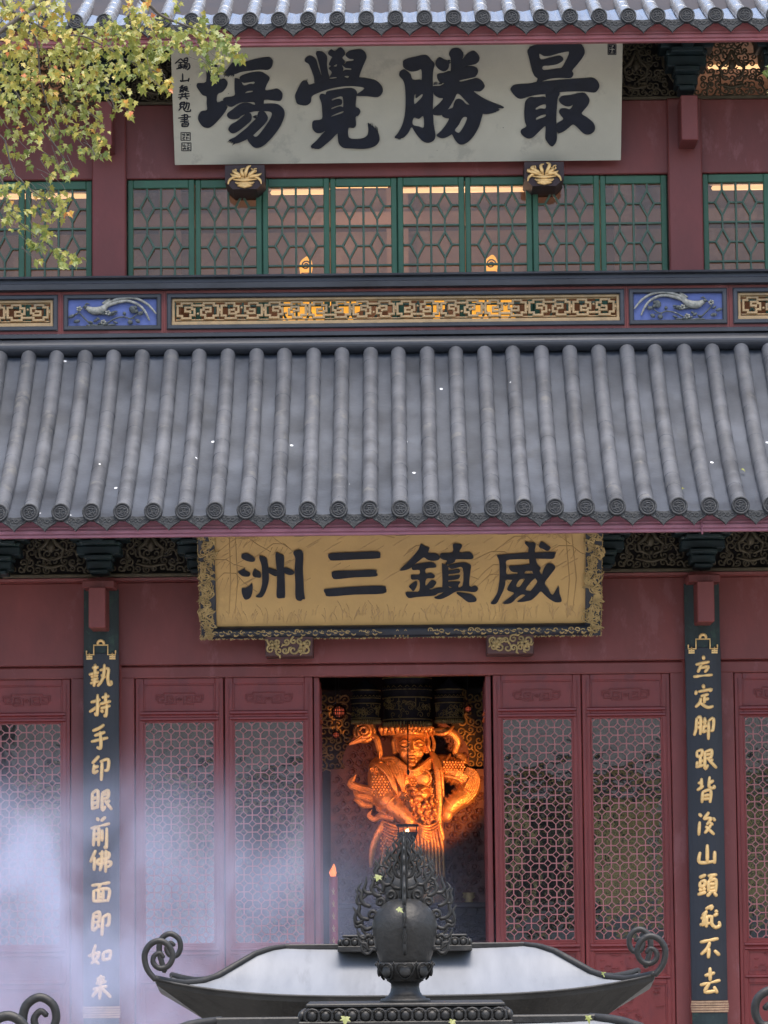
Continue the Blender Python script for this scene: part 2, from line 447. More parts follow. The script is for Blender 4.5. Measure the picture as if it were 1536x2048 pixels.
# ---------------------------------------------------------------- lower storey: base, floor, lintels, frames
b = MB(); b.box(-9.5, 9.5, -2.6, 10, 0.0, FLOOR); build('stone_base', b, M_stone, hall)
zTop = H(1352, 0.0)
zH0, zH1 = H(1326, -.05), H(1160, -.08)
zB = H(1150, -.1)
s0 = S(1500, 0.0)
lf = MB()
for x0, x1 in ((-7.8, 7.8),):
    lf.box(x0, x1, -0.09, 0.15, zH0, zH1, c=0.008)
    lf.sweepx([(-0.09, zH1), (-0.15, zH1 + 0.012), (-0.16, zH1 + 0.035), (-0.12, zB), (0.1, zB), (0.1, zH1)], x0, x1)
build('lintel', lf, M_red, hall)
HB = BAY - 0.155                                       # half width between the column boards
fr = MB()
jw = 27 * s0
for c_ in (-1, 0, 1):
    cx = c_ * 2 * BAY
    x0, x1 = cx - HB - .02, cx + HB + .02
    fr.sweepx([(-0.045, zTop), (-0.05, zTop + .012), (-0.05, zH0 - .02), (-0.035, zH0 - 0.003), (0.1, zH0 - 0.003), (0.1, zTop)], x0, x1)
    for sx in (-1, 1):
        xo = cx + sx * HB; xi = cx + sx * (535.5 * s0 + .004)
        a0, a1 = min(xo, xi), max(xo, xi)
        fr.box(a0 - (.05 if sx < 0 else 0), a1 + (.05 if sx > 0 else 0), -0.052, 0.1, FLOOR, zTop + .004, c=0.006)
build('door_frame', fr, M_red, hall)

# ---------------------------------------------------------------- a door leaf, local: x 0..w, z up from floor
LW = 177 * s0
hz = lambda py: H(py, 0.0) - FLOOR
leafH = hz(1352)
def leaf_parts():
    f = MB()
    st = 17 * s0
    f.box(0.002, st, -0.02, 0.03, 0, leafH, c=.005)
    f.box(LW - st, LW - .002, -0.02, 0.03, 0, leafH, c=.005)
    def rail(p0, p1): f.box(st, LW - st, -0.017, 0.028, hz(p1), hz(p0), c=.004)
    rail(1352, 1364); rail(1424, 1438); rail(1886, 1908); rail(1952, 1972); f.box(st, LW - st, -.017, .028, 0, .09, c=.004)
    # applied mouldings
    def mould(p0, p1, d=0.012):
        z0, z1 = hz(p1), hz(p0); a, c2 = st * .62, LW - st * .62
        f.sweepx([(-0.017, z0), (-0.017 - d, z0 + (z1 - z0) * .35), (-0.017 - d * .9, z0 + (z1 - z0) * .75), (-0.017, z1)], a, c2)
    mould(1418, 1427, .018); mould(1430, 1438, .02); mould(1890, 1899, .02); mould(1900, 1907, .014); mould(1955, 1963, .016)
    for p0, p1 in ((1364, 1424), (1908, 1952), (1972, 2240)):
        path2d(f, [(st + .004, hz(p1) + .004), (LW - st - .004, hz(p1) + .004), (LW - st - .004, hz(p0) - .004), (st + .004, hz(p0) - .004)], .014, -.013, .01, closed=True)
    path2d(f, [(st + .005, hz(1886) + .005), (LW - st - .005, hz(1886) + .005), (LW - st - .005, hz(1438) - .005), (st + .005, hz(1438) - .005)], .016, -.012, .012, closed=True)
    path2d(f, [(st * .5, .05), (st * .5, leafH - .05)], .01, -.026, -.01); path2d(f, [(LW - st * .5, .05), (LW - st * .5, leafH - .05)], .01, -.026, -.01)
    p, p2, p3 = MB(), MB(), MB()
    for mb_, (p0, p1) in zip((p, p2, p3), ((1364, 1424), (1908, 1952), (1972, 2700))):
        mb_.box(st, LW - st, 0.0, 0.02, max(.09, hz(p1)), hz(p0))
    w = .0085; y = -.011
    cx, cz = LW / 2, hz(1394)
    def mir(pts, k=0):
        path2d(p, [(cx + a, cz + c) for a, c in pts], w, y - k * .0004, .002)
        path2d(p, [(cx - a, cz + c) for a, c in reversed(pts)], w, y - k * .0004, .002)
    u = .017
    mir([(0, 3.2 * u), (8 * u, 3.2 * u), (8 * u, 2.2 * u), (12 * u, 2.2 * u), (12 * u, -.5 * u)])
    mir([(1.8 * u, 1.2 * u), (1.8 * u, -2.4 * u), (7 * u, -2.4 * u), (7 * u, -1.6 * u), (11 * u, -1.6 * u), (11 * u, 1.2 * u), (8 * u, 1.2 * u), (8 * u, -.4 * u), (9.4 * u, -.4 * u)], 1)
    mir([(3.2 * u, 1.4 * u), (6.4 * u, 1.4 * u), (6.4 * u, -1.2 * u), (3.4 * u, -1.2 * u), (3.4 * u, .3 * u), (5 * u, .3 * u)], 2)
    p.tube([(cx - .02, y, cz), (cx, y - .004, cz + .012), (cx + .02, y, cz), (cx, y - .004, cz - .014)], .004, n=5, closed=True)
    rg = random.Random(5)
    for mb_, z0, z1, n_ in ((p2, hz(1949), hz(1912), 22), (p3, hz(2230), hz(1980), 90)):
        for _ in range(n_):
            a = st + .05 + rg.random() * (LW - 2 * st - .15); c = z0 + rg.random() * (z1 - z0); l = rg.uniform(.02, .075)
            mb_.tube([(a, y, c), (a + l * .5, y - .004, c + rg.uniform(-.004, .004)), (a + l, y, c)], [.002, .004, .002], n=5)
    lt = MB()
    x0, x1, z0, z1 = st + .012, LW - st - .012, hz(1886) + .012, hz(1438) - .012
    nx, nz = 8, 26
    px_, pz_ = (x1 - x0) / nx, (z1 - z0) / nz
    q = .43
    for i in range(nx + 1):
        for j in range(nz + 1):
            X, Z = x0 + i * px_, z0 + j * pz_
            if (i + j) % 2 == 0:
                c4 = [(X - q * px_, Z), (X, Z + q * pz_), (X + q * px_, Z), (X, Z - q * pz_)]
                if 0 < i < nx and 0 < j < nz:
                    lt.tube([(a, .004, c) for a, c in c4], .0072, n=4, closed=True, smooth=False)
                else:
                    for k in range(4):
                        a, c = c4[k], c4[(k + 1) % 4]
                        if min(a[0], c[0]) >= x0 - 1e-5 and max(a[0], c[0]) <= x1 + 1e-5 and min(a[1], c[1]) >= z0 - 1e-5 and max(a[1], c[1]) <= z1 + 1e-5:
                            lt.tube([(a[0], .004, a[1]), (c[0], .004, c[1])], .0072, n=4, smooth=False, dome=False)
            else:
                xa, xb = X - (1 - q) * px_, X + (1 - q) * px_
                lt.tube([(max(x0, xa), .005, Z), (min(x1, xb), .005, Z)], .0072, n=4, smooth=False, dome=False)
                za, zb = Z - (1 - q) * pz_, Z + (1 - q) * pz_
                lt.tube([(X, .006, max(z0, za)), (X, .006, min(z1, zb))], .0072, n=4, smooth=False, dome=False)
    gp = MB(); gp.box(st + .001, LW - st - .001, .018, .021, hz(1886) + .001, hz(1438) - .001)
    return f, p, p2, p3, lt, gp
f_, p_, p2_, p3_, l_, g_ = leaf_parts()
leaf0 = build('door_leaf', f_, M_door, hall, loc=(-535 * s0, 0, FLOOR), local=True)
ORG[leaf0] = Vector(leaf0.location)
for nm, mb_, mt_ in (('carved_panel', p_, M_door), ('waist_panel', p2_, M_door), ('skirt_panel', p3_, M_door), ('lattice', l_, M_lattice), ('pane', g_, M_glass)):
    o = build(nm, mb_, mt_, leaf0, loc=ORG[leaf0], local=True)
for x in (-356 * s0, 181 * s0, 359 * s0): dup(leaf0, hall, (x, 0, FLOOR))
# the two middle leaves stand open, folded back into the hall
dup(leaf0, hall, (-171 * s0, 0.02, FLOOR), (0, 0, R(90)))
dup(leaf0, hall, (171 * s0 , 0.02 + LW, FLOOR), (0, 0, R(-90)))
for sx in (-1, 1):
    for k in range(6):
        x = sx * 2 * BAY - 535 * s0 + k * 178.5 * s0
        dup(leaf0, hall, (x, 0, FLOOR))
# columns
cm = MB()
cm.lathe([(0.17, 0), (0.17, zH0 - FLOOR), (0.165, zB - FLOOR)], (0, 0, 0), n=28)
col0 = build('column', cm, M_red, hall, loc=(-BAY, 0.0, FLOOR), local=True)
for x in (BAY, 3 * BAY, -3 * BAY): dup(col0, hall, (x, 0, FLOOR))
# projecting beam ends over the columns
be = MB()
w_ = 34 * S(1200, -.6) / 2
be.box(-w_, w_, -.62, -.02, H(1250, -.6), H(1168, -.6), c=.008)
be.box(-w_ * 1.9, w_ * 1.9, -.5, -.02, H(1168, -.6) + .002, H(1152, -.6), c=.008)
be0 = build('beam_end', be, M_red, hall, loc=(-BAY, 0, 0), local=True)
for x in (BAY, 3 * BAY, -3 * BAY): dup(be0, hall, (x, 0, 0))
# bracket clusters and carved boards under the lower eaves
zc0, zc1 = H(1152, -.3), H(1060, -.3) + 0.12
def cluster(h, wt, wb):
    m = MB(); n = 4
    for k in range(n):
        t = k / (n - 1)
        w = wb + (wt - wb) * (t ** .85); z = k * h / n
        m.box(-w / 2, w / 2, -.25 - .15 * t, .0, z + h / n * .34, z + h / n * .98, c=.012)
        m.box(-w * .27 - .02, w * .27 + .02, -.3 - .18 * t, -.02, z, z + h / n * .34 - .003, c=.01)
        for sx in (-1, 1):
            m.box(sx * w * .42 - .035, sx * w * .42 + .035, -.27 - .15 * t, -.05, z + h / n * .985, z + h / n * 1.3 - .004, c=.01)
    m.box(-.05, .05, -.75, -.1, h * .55, h * .7, c=.01)
    return m
zt = zc1 - zB
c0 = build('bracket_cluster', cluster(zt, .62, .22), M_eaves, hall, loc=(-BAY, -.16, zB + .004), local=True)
def carved_board(wb, wt, h, seed, r=.04):
    m = MB(); rg = random.Random(seed)
    edge = lambda z: (wb + (wt - wb) * (z / h)) / 2
    out = [(-edge(0), 0), (-edge(.25 * h) - .02, .25 * h), (-edge(.55 * h) + .02, .55 * h), (-edge(.75 * h) - .015, .75 * h), (-edge(h), h),
           (edge(h), h), (edge(.75 * h) + .015, .75 * h), (edge(.55 * h) - .02, .55 * h), (edge(.25 * h) + .02, .25 * h), (edge(0), 0)]
    path2d(m, out, .03, -.02, .01, closed=True)
    scrolls(m, -wb / 2 + .04, wb / 2 - .04, .02, h - .02, 0, r, .0085, rg, inside=lambda x, z: abs(x) < edge(z) - r * .8)
    for sx in (-1, 1):                                  # middle ornament
        m.tube([(0, -.012, h * .8), (sx * .05, -.015, h * .6), (sx * .11, -.014, h * .5), (sx * .09, -.015, h * .36), (sx * .02, -.014, h * .3)], [.012, .02, .016, .014, .01], n=6, flat=FY)
    m.ball((0, -.012, h * .55), .035, .02, .05, n=8)
    m.tube([(-.13, -.012, h * .22), (0, -.014, h * .16), (.13, -.012, h * .22)], [.008, .016, .008], n=6, flat=FY)
    return m
hb = zt * .93
board0 = build('carved_board', carved_board(.8, .36, hb, 3), M_dimgold, hall, loc=(-BAY + .433, -.2, zB + .012), local=True)
first = True
for k in range(-9, 10):
    x = k * BAY / 3
    if abs(k) in (3,) and k < 0: pass
    else: dup(c0, hall, (x, -.16, zB + .004))
    if not (k == -3): dup(board0, hall, (x + BAY / 6, -.2, zB + .012))
bk = MB(); bk.box(-9, 9, .05, .1, zB, zc1 + .3); build('eaves_backing', bk, M_dark, hall)

# ---------------------------------------------------------------- roofs
def roof(name, Ye, ze, Yt, zt_, sl0, pitch, rb, nrow, depth_pan=.03, mats=None):
    """tiled slope from the eave (Ye, ze) up to (Yt, zt_), hollow in section"""
    run = Yt - Ye; rise = zt_ - ze
    N = 14
    prof = []
    for i in range(N + 1):
        t = i / N
        prof.append((Ye + run * t, ze + run * sl0 * t + (rise - run * sl0) * t * t))
    def nrm(i):
        a = prof[max(0, i - 1)]; b_ = prof[min(N, i + 1)]
        d = Vector((b_[0] - a[0], b_[1] - a[1])).normalized()
        return Vector((-d.y, d.x))
    m = MB()
    half = nrow + .5
    # pans
    for k in range(-nrow - 1, nrow + 1):
        xs = [k * pitch + pitch * q for q in (0, .25, .5, .75, 1)]
        dz = [0, -.75 * depth_pan, -depth_pan, -.75 * depth_pan, 0]
        vs, fs = [], []
        for i in range(N + 1):
            n_ = nrm(i)
            for q in range(5): vs.append((xs[q], prof[i][0] + n_.x * dz[q], prof[i][1] + n_.y * dz[q]))
        for i in range(N):
            for q in range(4): fs.append((i * 5 + q, i * 5 + q + 1, i * 5 + q + 6, i * 5 + q + 5))
        m.add(vs, fs, 0, True)
    mats = mats or (M_tile, M_barrel)
    ro = build(name, m, mats[0], hall)
    # barrel rows
    bm_ = MB(); rg = random.Random(11)
    for k in range(-nrow, nrow + 1):
        x = k * pitch + rg.uniform(-.004, .004)
        vs, fs = [], []; nn = 9
        NJ = 12 if rise < 2.5 else 24
        rings = []
        for i in range(NJ):                               # each tile tapers a little under the lip of the one above
            for t, k_ in ((i / NJ, 1.0), ((i + .985) / NJ, .968)): rings.append((t, k_ * rg.uniform(.99, 1.01), rg.uniform(-.0012, .0012)))
        for t, k_, w in rings:
            i = min(N - 1, int(t * N)); f_ = t * N - i
            n_ = nrm(i).lerp(nrm(i + 1), f_).normalized(); p0 = (prof[i][0] + (prof[i + 1][0] - prof[i][0]) * f_, prof[i][1] + (prof[i + 1][1] - prof[i][1]) * f_)
            for q in range(nn):
                a = math.pi * (-.06 + 1.12 * q / (nn - 1))
                o = rb * k_ * math.sin(a)
                vs.append((x + w - rb * k_ * math.cos(a), p0[0] + n_.x * o, p0[1] + n_.y * o))
        for i in range(0, len(rings), 2):                 # a tile each, with its own smooth shading
            bm_.add(vs[i * nn:(i + 2) * nn], [(q, q + 1, nn + q + 1, nn + q) for q in range(nn - 1)], 0, True)
        bm_.add([v for r_i in range(1, len(rings) - 1) for v in vs[r_i * nn:(r_i + 1) * nn]],
                [(j * nn + q, j * nn + q + 1, (j + 1) * nn + q + 1, (j + 1) * nn + q) for j in range(0, len(rings) - 2, 2) for q in range(nn - 1)], 0, False)
    build('barrel_tiles', bm_, mats[1], ro)
    d = Vector((prof[1][0] - prof[0][0], prof[1][1] - prof[0][1])).normalized()
    tilt = math.atan2(d.y, d.x) * .55
    # end discs
    e = MB(); rd = rb * 1.1
    e.tube([(0, .03, 0), (0, -.012, 0)], rd, n=20, dome=False, smooth=False)
    e.tube([(rd * .9 * math.cos(a), -.014, rd * .9 * math.sin(a)) for a in [2 * math.pi * i / 20 for i in range(20)]], rd * .11, n=5, closed=True, mi=1)
    e.tube([(rd * .62 * math.cos(a), -.013, rd * .62 * math.sin(a)) for a in [2 * math.pi * i / 16 for i in range(16)]], rd * .08, n=4, closed=True, mi=1)
    for q in range(4):
        a = q * math.pi / 2
        sp = spiral(rd * .3 * math.cos(a), rd * .3 * math.sin(a), rd * .26, .8, a + 1, 1, .4, 7)
        e.tube([(u_, -.013, v_) for u_, v_ in sp], rd * .085, n=4, mi=1)
    e0 = None
    z_off = rb * .45
    for k in range(-nrow, nrow + 1):
        loc = (k * pitch, Ye - .012, ze + z_off)
        rot = (-tilt * .5 + rg.uniform(-.03, .03), rg.uniform(-.3, .3), 0)
        if e0 is None:
            e0 = build('end_tile', e, [M_disc, M_drip], ro, loc=loc, local=True); e0.rotation_euler = rot
        else: dup(e0, ro, loc, rot)
    dr = MB()
    h = pitch * .54
    top = [(-pitch * .47, .0), (-pitch * .3, -.012), (0, -.02), (pitch * .3, -.012), (pitch * .47, .0)]
    out = top + [(pitch * .47, -h * .28), (pitch * .33, -h * .5), (pitch * .2, -h * .63), (pitch * .09, -h * .8), (pitch * .025, -h * .92), (0, -h * 1.02),
                 (-pitch * .025, -h * .92), (-pitch * .09, -h * .8), (-pitch * .2, -h * .63), (-pitch * .33, -h * .5), (-pitch * .47, -h * .28)]
    dr.prism(out, [], lambda x, z, y: (x, y, z), -.015, .012)
    path2d(dr, [(a * .9, c * .93 - .004) for a, c in out[4:] + [out[0]]], .007, -.02, -.01)
    scrolls(dr, -pitch * .3, pitch * .3, -h * .5, -.03, -.016, .022, .0045, random.Random(2))
    d0 = None
    for k in range(-nrow, nrow):
        loc = ((k + .5) * pitch, Ye - .004, ze + .008); rot = (-tilt * .3 + rg.uniform(-.04, .04), rg.uniform(-.03, .03), 0)
        if d0 is None:
            d0 = build('drip_tile', dr, M_drip, ro, loc=loc, local=True); d0.rotation_euler = rot
        else: dup(d0, ro, loc, rot)
    return prof
def fascia(name, Y, ztop, zbot, mat):
    h = ztop - zbot
    m = MB()
    q = .012
    m.sweepx([(Y, ztop), (Y, zbot + .088), (Y - q, zbot + .085), (Y - q, zbot + .07), (Y - .002, zbot + .067), (Y - .002, zbot + .06),
              (Y - q * 1.8, zbot + .055), (Y - q * 1.8, zbot + .03), (Y - .006, zbot + .027), (Y - .006, zbot + .02), (Y - q * 1.4, zbot + .017), (Y - q * 1.4, zbot), (Y + .05, zbot), (Y + .05, ztop)], -9.3, 9.3)
    return build(name, m, mat, hall)
YE = -2.0
ze = H(1026, YE)
pitch = 61.8 * S(1015, YE)
YT = .34
prof_low = roof('lower_roof', YE, ze, YT, H(694, YT), .5, pitch, 16.6 * S(1015, YE), 35)
fo_l = fascia('lower_fascia', YE + .1, ze + .01, H(1069, YE + .1), M_fascia)
m = MB()
for px_ in (150, 478, 795, 1103, 1403):
    x = at(px_, 1050, YE + .1).x
    m.box(x - .003, x + .003, YE + .0755, YE + .11, H(1069.5, YE + .1), ze, c=.001)
x = at(1403, 1050, YE + .1).x
m.tube([(x, YE + .07, H(1052, YE + .1)), (x, YE + .068, H(1070, YE + .1)), (x + .003, YE + .07, H(1075, YE + .1))], .007, n=6)
build('board_joints', m, M_fascia, fo_l)
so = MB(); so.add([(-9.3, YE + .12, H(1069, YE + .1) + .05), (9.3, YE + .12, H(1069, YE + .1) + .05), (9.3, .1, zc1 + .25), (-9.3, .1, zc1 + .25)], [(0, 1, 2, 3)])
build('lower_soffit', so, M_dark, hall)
YU = -.6
zeu = H(44, YU)
roof('upper_roof', YU, zeu, 5.5, zeu + 3.4, .37, 58.2 * S(32, YU), 14.6 * S(32, YU), 36, mats=(M_tile_glare, M_barrel_glare))
fascia('upper_fascia', YU + .1, zeu + .01, H(89, YU + .1), M_fascia_worn)
so = MB(); so.add([(-9.3, YU + .12, H(89, YU + .1) + .05), (9.3, YU + .12, H(89, YU + .1) + .05), (9.3, 1.1, H(60, .9) + .5), (-9.3, 1.1, H(60, .9) + .5)], [(0, 1, 2, 3)])
build('upper_soffit', so, M_dark, hall)

# ---------------------------------------------------------------- ridge parapet between the storeys
YP = .34
p = MB(); zz = lambda py: H(py, YP)
sp = S(620, YP)
xof = lambda n: n * sp
# dark rounded ridge roll and the mouldings above it
rr_ = (zz(674) - zz(708)) / 2
prf = [(YP - .02 - rr_ * 1.25 * math.sin(a), zz(691) + rr_ * math.cos(a)) for a in [math.pi * i / 14 for i in range(15)]]
p.sweepx(prf + [(YP + .1, zz(708)), (YP + .1, zz(674))], -8, 8, smooth=False)
p.sweepx([(YP - .03, zz(673)), (YP - .06, zz(671)), (YP - .06, zz(664)), (YP - .035, zz(662)), (YP + .1, zz(662)), (YP + .1, zz(673))], -8, 8)
build('ridge_roll', p, M_ridge, hall)
p = MB()
p.sweepx([(YP - .03, zz(577)), (YP - .075, zz(575)), (YP - .08, zz(565)), (YP - .055, zz(562)), (YP - .05, zz(556)), (YP - .09, zz(553)), (YP - .06, zz(548)), (YP + .05, zz(545)), (YP + .16, zz(545)), (YP + .16, zz(577))], -8, 8)
build('ridge_cap', p, M_ridge, hall)
pan = [(-463, 452, 'fret'), (-668 - 2, -474, 'blue'), (461, 657, 'blue'), (-1590, -681, 'fret'), (669, 1580, 'fret')]
wallp = MB()
edges = sorted((a, b_) for a, b_, _ in pan)
ztp, zbt = zz(583), zz(655)
wallp.box(-8, 8, YP, YP + .12, ztp, zz(577)); wallp.box(-8, 8, YP, YP + .12, zz(662), zbt)
prev = -8 / sp
for a, b_ in edges + [(8 / sp, None)]:
    wallp.box(prev * sp, a * sp, YP, YP + .12, zbt, ztp)
    if b_: prev = b_
for a, c_ in ((-463, 452),):
    for e in (-468, 457, -675, 663):
        path2d(wallp, [(e * sp, zz(661)), (e * sp, zz(578))], .012, YP - .012, YP + .01)
build('parapet_wall', wallp, M_red, hall)
def frame_rect(m, x0, x1, z0, z1, w, y0, y1, mi=0):
    path2d(m, [(x0 + w / 2, z0 + w / 2), (x1 - w / 2, z0 + w / 2), (x1 - w / 2, z1 - w / 2), (x0 + w / 2, z1 - w / 2)], w, y0, y1, closed=True, mi=mi)
def cloud_fret(x0, x1, z0, z1, y):
    """running cloud key pattern: stepped loops with hooked ends"""
    m = MB(); h = z1 - z0; W = h * 2.42
    n = max(1, round((x1 - x0) / W)); W = (x1 - x0) / n
    w = h * .125
    for k in range(n):
        c = x0 + (k + .5) * W; zc_ = (z0 + z1) / 2
        fl = 1 if k % 2 == 0 else -1
        u_, v_ = W / 12, h / 7
        T = lambda q: [(c + a * u_, zc_ + fl * b2 * v_) for a, b2 in q]
        y_ = y - k % 2 * .0005
        # left loop and right loop joined over the top
        path2d(m, T([(-2.1, -.9), (-2.1, -.2), (-3.4, -.2), (-3.4, 1.2), (-1.6, 1.2), (-1.6, .6), (-.9, .6), (-.9, -1.6), (-2.0, -1.6), (-2.0, -2.8), (-4.3, -2.8), (-4.3, -1.9), (-5.5, -1.9), (-5.5, 1.9), (-4.4, 1.9), (-4.4, 2.9), (-1.6, 2.9), (-1.6, 2.0), (1.6, 2.0), (1.6, 2.9), (4.4, 2.9), (4.4, 1.9), (5.5, 1.9), (5.5, -1.9), (4.3, -1.9), (4.3, -2.8), (2.0, -2.8), (2.0, -1.6), (.9, -1.6), (.9, .3), (1.6, .3), (1.6, 1.1), (3.5, 1.1), (3.5, -.3), (2.3, -.3), (2.3, -.9)]), w, y_, y + .03)
        m.ball((c, y + .01, zc_ - fl * 1.1 * v_), w * .6, .012, w * .6, n=6)
        m.ball((c + W / 2, y + .01, zc_), w * .7, .015, w * .8, n=6)
        for sx in (-1, 1): m.tube([(c + W / 2, y + .012, zc_ + sx * h * .03), (c + W / 2, y + .012, zc_ + sx * h * .16)], w * .4, n=5)
    path2d(m, [(x0, z0 + h * .03), (x1, z0 + h * .03)], w * .5, y + .012, y + .03)
    path2d(m, [(x0, z1 - h * .03), (x1, z1 - h * .03)], w * .5, y + .012, y + .03)
    return m
bird_leaf = []
def phoenix(flip, x0, x1):
    """long-tailed bird among flowers, drawn on the left panel and mirrored for the right one"""
    m = MB(); Yb = YP - .018
    cx_ = (x0 + x1) / 2; zm = (zbt + ztp) / 2
    k_ = sp / 4.267
    P = lambda zx, zy, dy=0: (cx_ + flip * (zx - 982) * k_, Yb - dy, zm - (zy - 338) * k_)
    f2 = (Vector((0, 1, 0)), .55)
    def tb(pts, rad, n=7, mi=0): m.tube(catmull([P(*q) for q in pts], 4), [r_ * k_ for r_ in rad], n=n, flat=f2, mi=mi)
    tb([(748, 292), (775, 305), (820, 325), (880, 320), (930, 285), (960, 245)], [12, 22, 36, 36, 24, 12], mi=1)
    m.ball(P(752, 292, .004), 20 * k_, 12 * k_, 17 * k_, n=8)
    tb([(738, 292), (722, 300)], [7, 2]); tb([(750, 276), (765, 262), (790, 268)], [6, 8, 2])
    tb([(925, 275), (1010, 232), (1120, 214), (1210, 232), (1290, 280), (1355, 355)], [14, 14, 13, 12, 11, 7], mi=1)
    tb([(925, 292), (1010, 258), (1110, 243), (1190, 268), (1255, 325), (1298, 412)], [14, 15, 13, 12, 11, 7], mi=1)
    for q in range(4): tb([(900 + q * 14, 262 + q * 8), (930 + q * 12, 240 + q * 6), (965 + q * 3, 222 + q * 9)], [8, 8, 2], 5, 1)
    for q in range(5): tb([(850 + q * 22, 330 + q * 2), (880 + q * 24, 352 + q * 3), (930 + q * 24, 335 + q * 3)], [7, 9, 3], 5)
    tb([(690, 330), (740, 385), (800, 440), (850, 452)], [5, 7, 8, 7]); tb([(760, 450), (880, 452), (1010, 445)], [6, 9, 6])
    tb([(940, 430), (1010, 392), (1080, 380), (1140, 395), (1200, 355), (1245, 330)], [7, 7, 6, 6, 5, 4])
    tb([(1080, 380), (1095, 355), (1085, 335)], [4, 4, 3]); tb([(1140, 395), (1185, 400)], [4, 3]); tb([(1120, 395), (1135, 425)], [4, 3])
    rg = random.Random(4)
    for (a, c, r_, el) in [(635, 372, 32, .6), (675, 352, 22, .6), (680, 415, 30, .7), (1155, 318, 30, 1.5), (1185, 335, 22, 1), (1222, 352, 28, .8), (1200, 418, 24, .9), (1135, 428, 24, 1.1),
                           (1010, 428, 24, .5), (985, 345, 26, .7), (1010, 335, 20, .6), (960, 360, 22, .8), (930, 440, 22, .5), (840, 410, 24, .7), (880, 435, 24, .6), (910, 420, 20, .7), (860, 395, 18, .8), (1180, 302, 18, 1.2), (800, 425, 20, .7), (1085, 352, 16, 1.2)]:
        m.ball(P(a, c, .004), r_ * k_ * 1.0, 9 * k_, r_ * k_ * el * .8, n=8, rot=Matrix.Rotation(rg.uniform(-.6, .6), 3, 'Y'))
    for a, c in ((700, 308), (945, 345), (905, 425)):
        for q in range(5):
            an = q * 1.257
            m.ball(P(a + 16 * math.cos(an), c + 14 * math.sin(an), .006), 12 * k_, 8 * k_, 11 * k_, n=7, mi=1)
        m.ball(P(a, c, .01), 10 * k_, 8 * k_, 10 * k_, n=6)
    return m
for a, b_, kd in pan:
    x0, x1 = a * sp, b_ * sp
    fm = MB(); frame_rect(fm, x0, x1, zbt, ztp, 9.5 * sp, YP - .025, YP + .08)
    if kd == 'fret':
        fp = build('fret_panel', fm, M_ridge, hall)
        i0, i1, j0, j1 = x0 + 9.5 * sp, x1 - 9.5 * sp, zbt + 9.5 * sp, ztp - 9.5 * sp
        bd = MB(); wv = 6 * sp
        path2d(bd, [(i0 + wv / 2, j0 + wv / 2 + 1.2 * sp), (i1 - wv / 2, j0 + wv / 2 + 1.2 * sp), (i1 - wv / 2, j1 - wv / 2), (i0 + wv / 2, j1 - wv / 2)], wv, YP + .0, YP + .05, closed=True)
        bd.box(i0, i1, YP - .002, YP + .05, j0, j0 + 7 * sp)
        build('border', bd, M_ochre, fp)
        build('fretwork', cloud_fret(i0 + 8 * sp, i1 - 8 * sp, j0 + 10 * sp, j1 - 6 * sp, YP + .012), M_ochre, fp)
    else:
        bp_ = build('phoenix_panel', fm, M_ridge, hall)
        bb = MB(); bb.box(x0 + 4 * sp, x1 - 4 * sp, YP + .005, YP + .06, zbt + 4 * sp, ztp - 4 * sp)
        build('backing', bb, M_blue, bp_)
        build('bird_relief', phoenix(1 if a < 0 else -1, x0, x1), [M_relief, M_plume], bp_)

# ---------------------------------------------------------------- upper storey
YW = .9
zw = lambda py: H(py, YW)
su = S(450, YW)
w0, w1 = -541 * su, 539 * su                          # glazed bay
zs, zh = zw(690), zw(356)
z_b0, z_b1 = zw(356), zw(208)
m = MB(); m.box(-8, 8, YW - .06, YW + .1, z_b0 + .003, z_b1, c=.008); build('upper_beam', m, M_red, hall)
m = MB(); m.box(-8, 8, YW + .05, YW + .2, H(705, YW) - .3, zs); build('upper_sill_wall', m, M_green, hall)
cu_ = MB(); cw = 34 * su
cu_.box(-cw, cw, -.13, .12, 0, z_b1 - zs - .002, c=.012)
uc0 = build('upper_column', cu_, M_red, hall, loc=(-575 * su, YW, zs), local=True)
for n_ in (575, 575 + 1150, -575 - 1150): dup(uc0, hall, (n_ * su, YW, zs))
ub = MB(); q_ = 34 * S(240, .4) / 2
ub.box(-q_, q_, -.5, -.1, H(286, .4), H(196, .4), c=.008)
u0 = build('beam_end', ub, M_red, hall, loc=(-579 * su, YW, 0), local=True)
for n_ in (579, 579 + 1150, -579 - 1150): dup(u0, hall, (n_ * su, YW, 0))
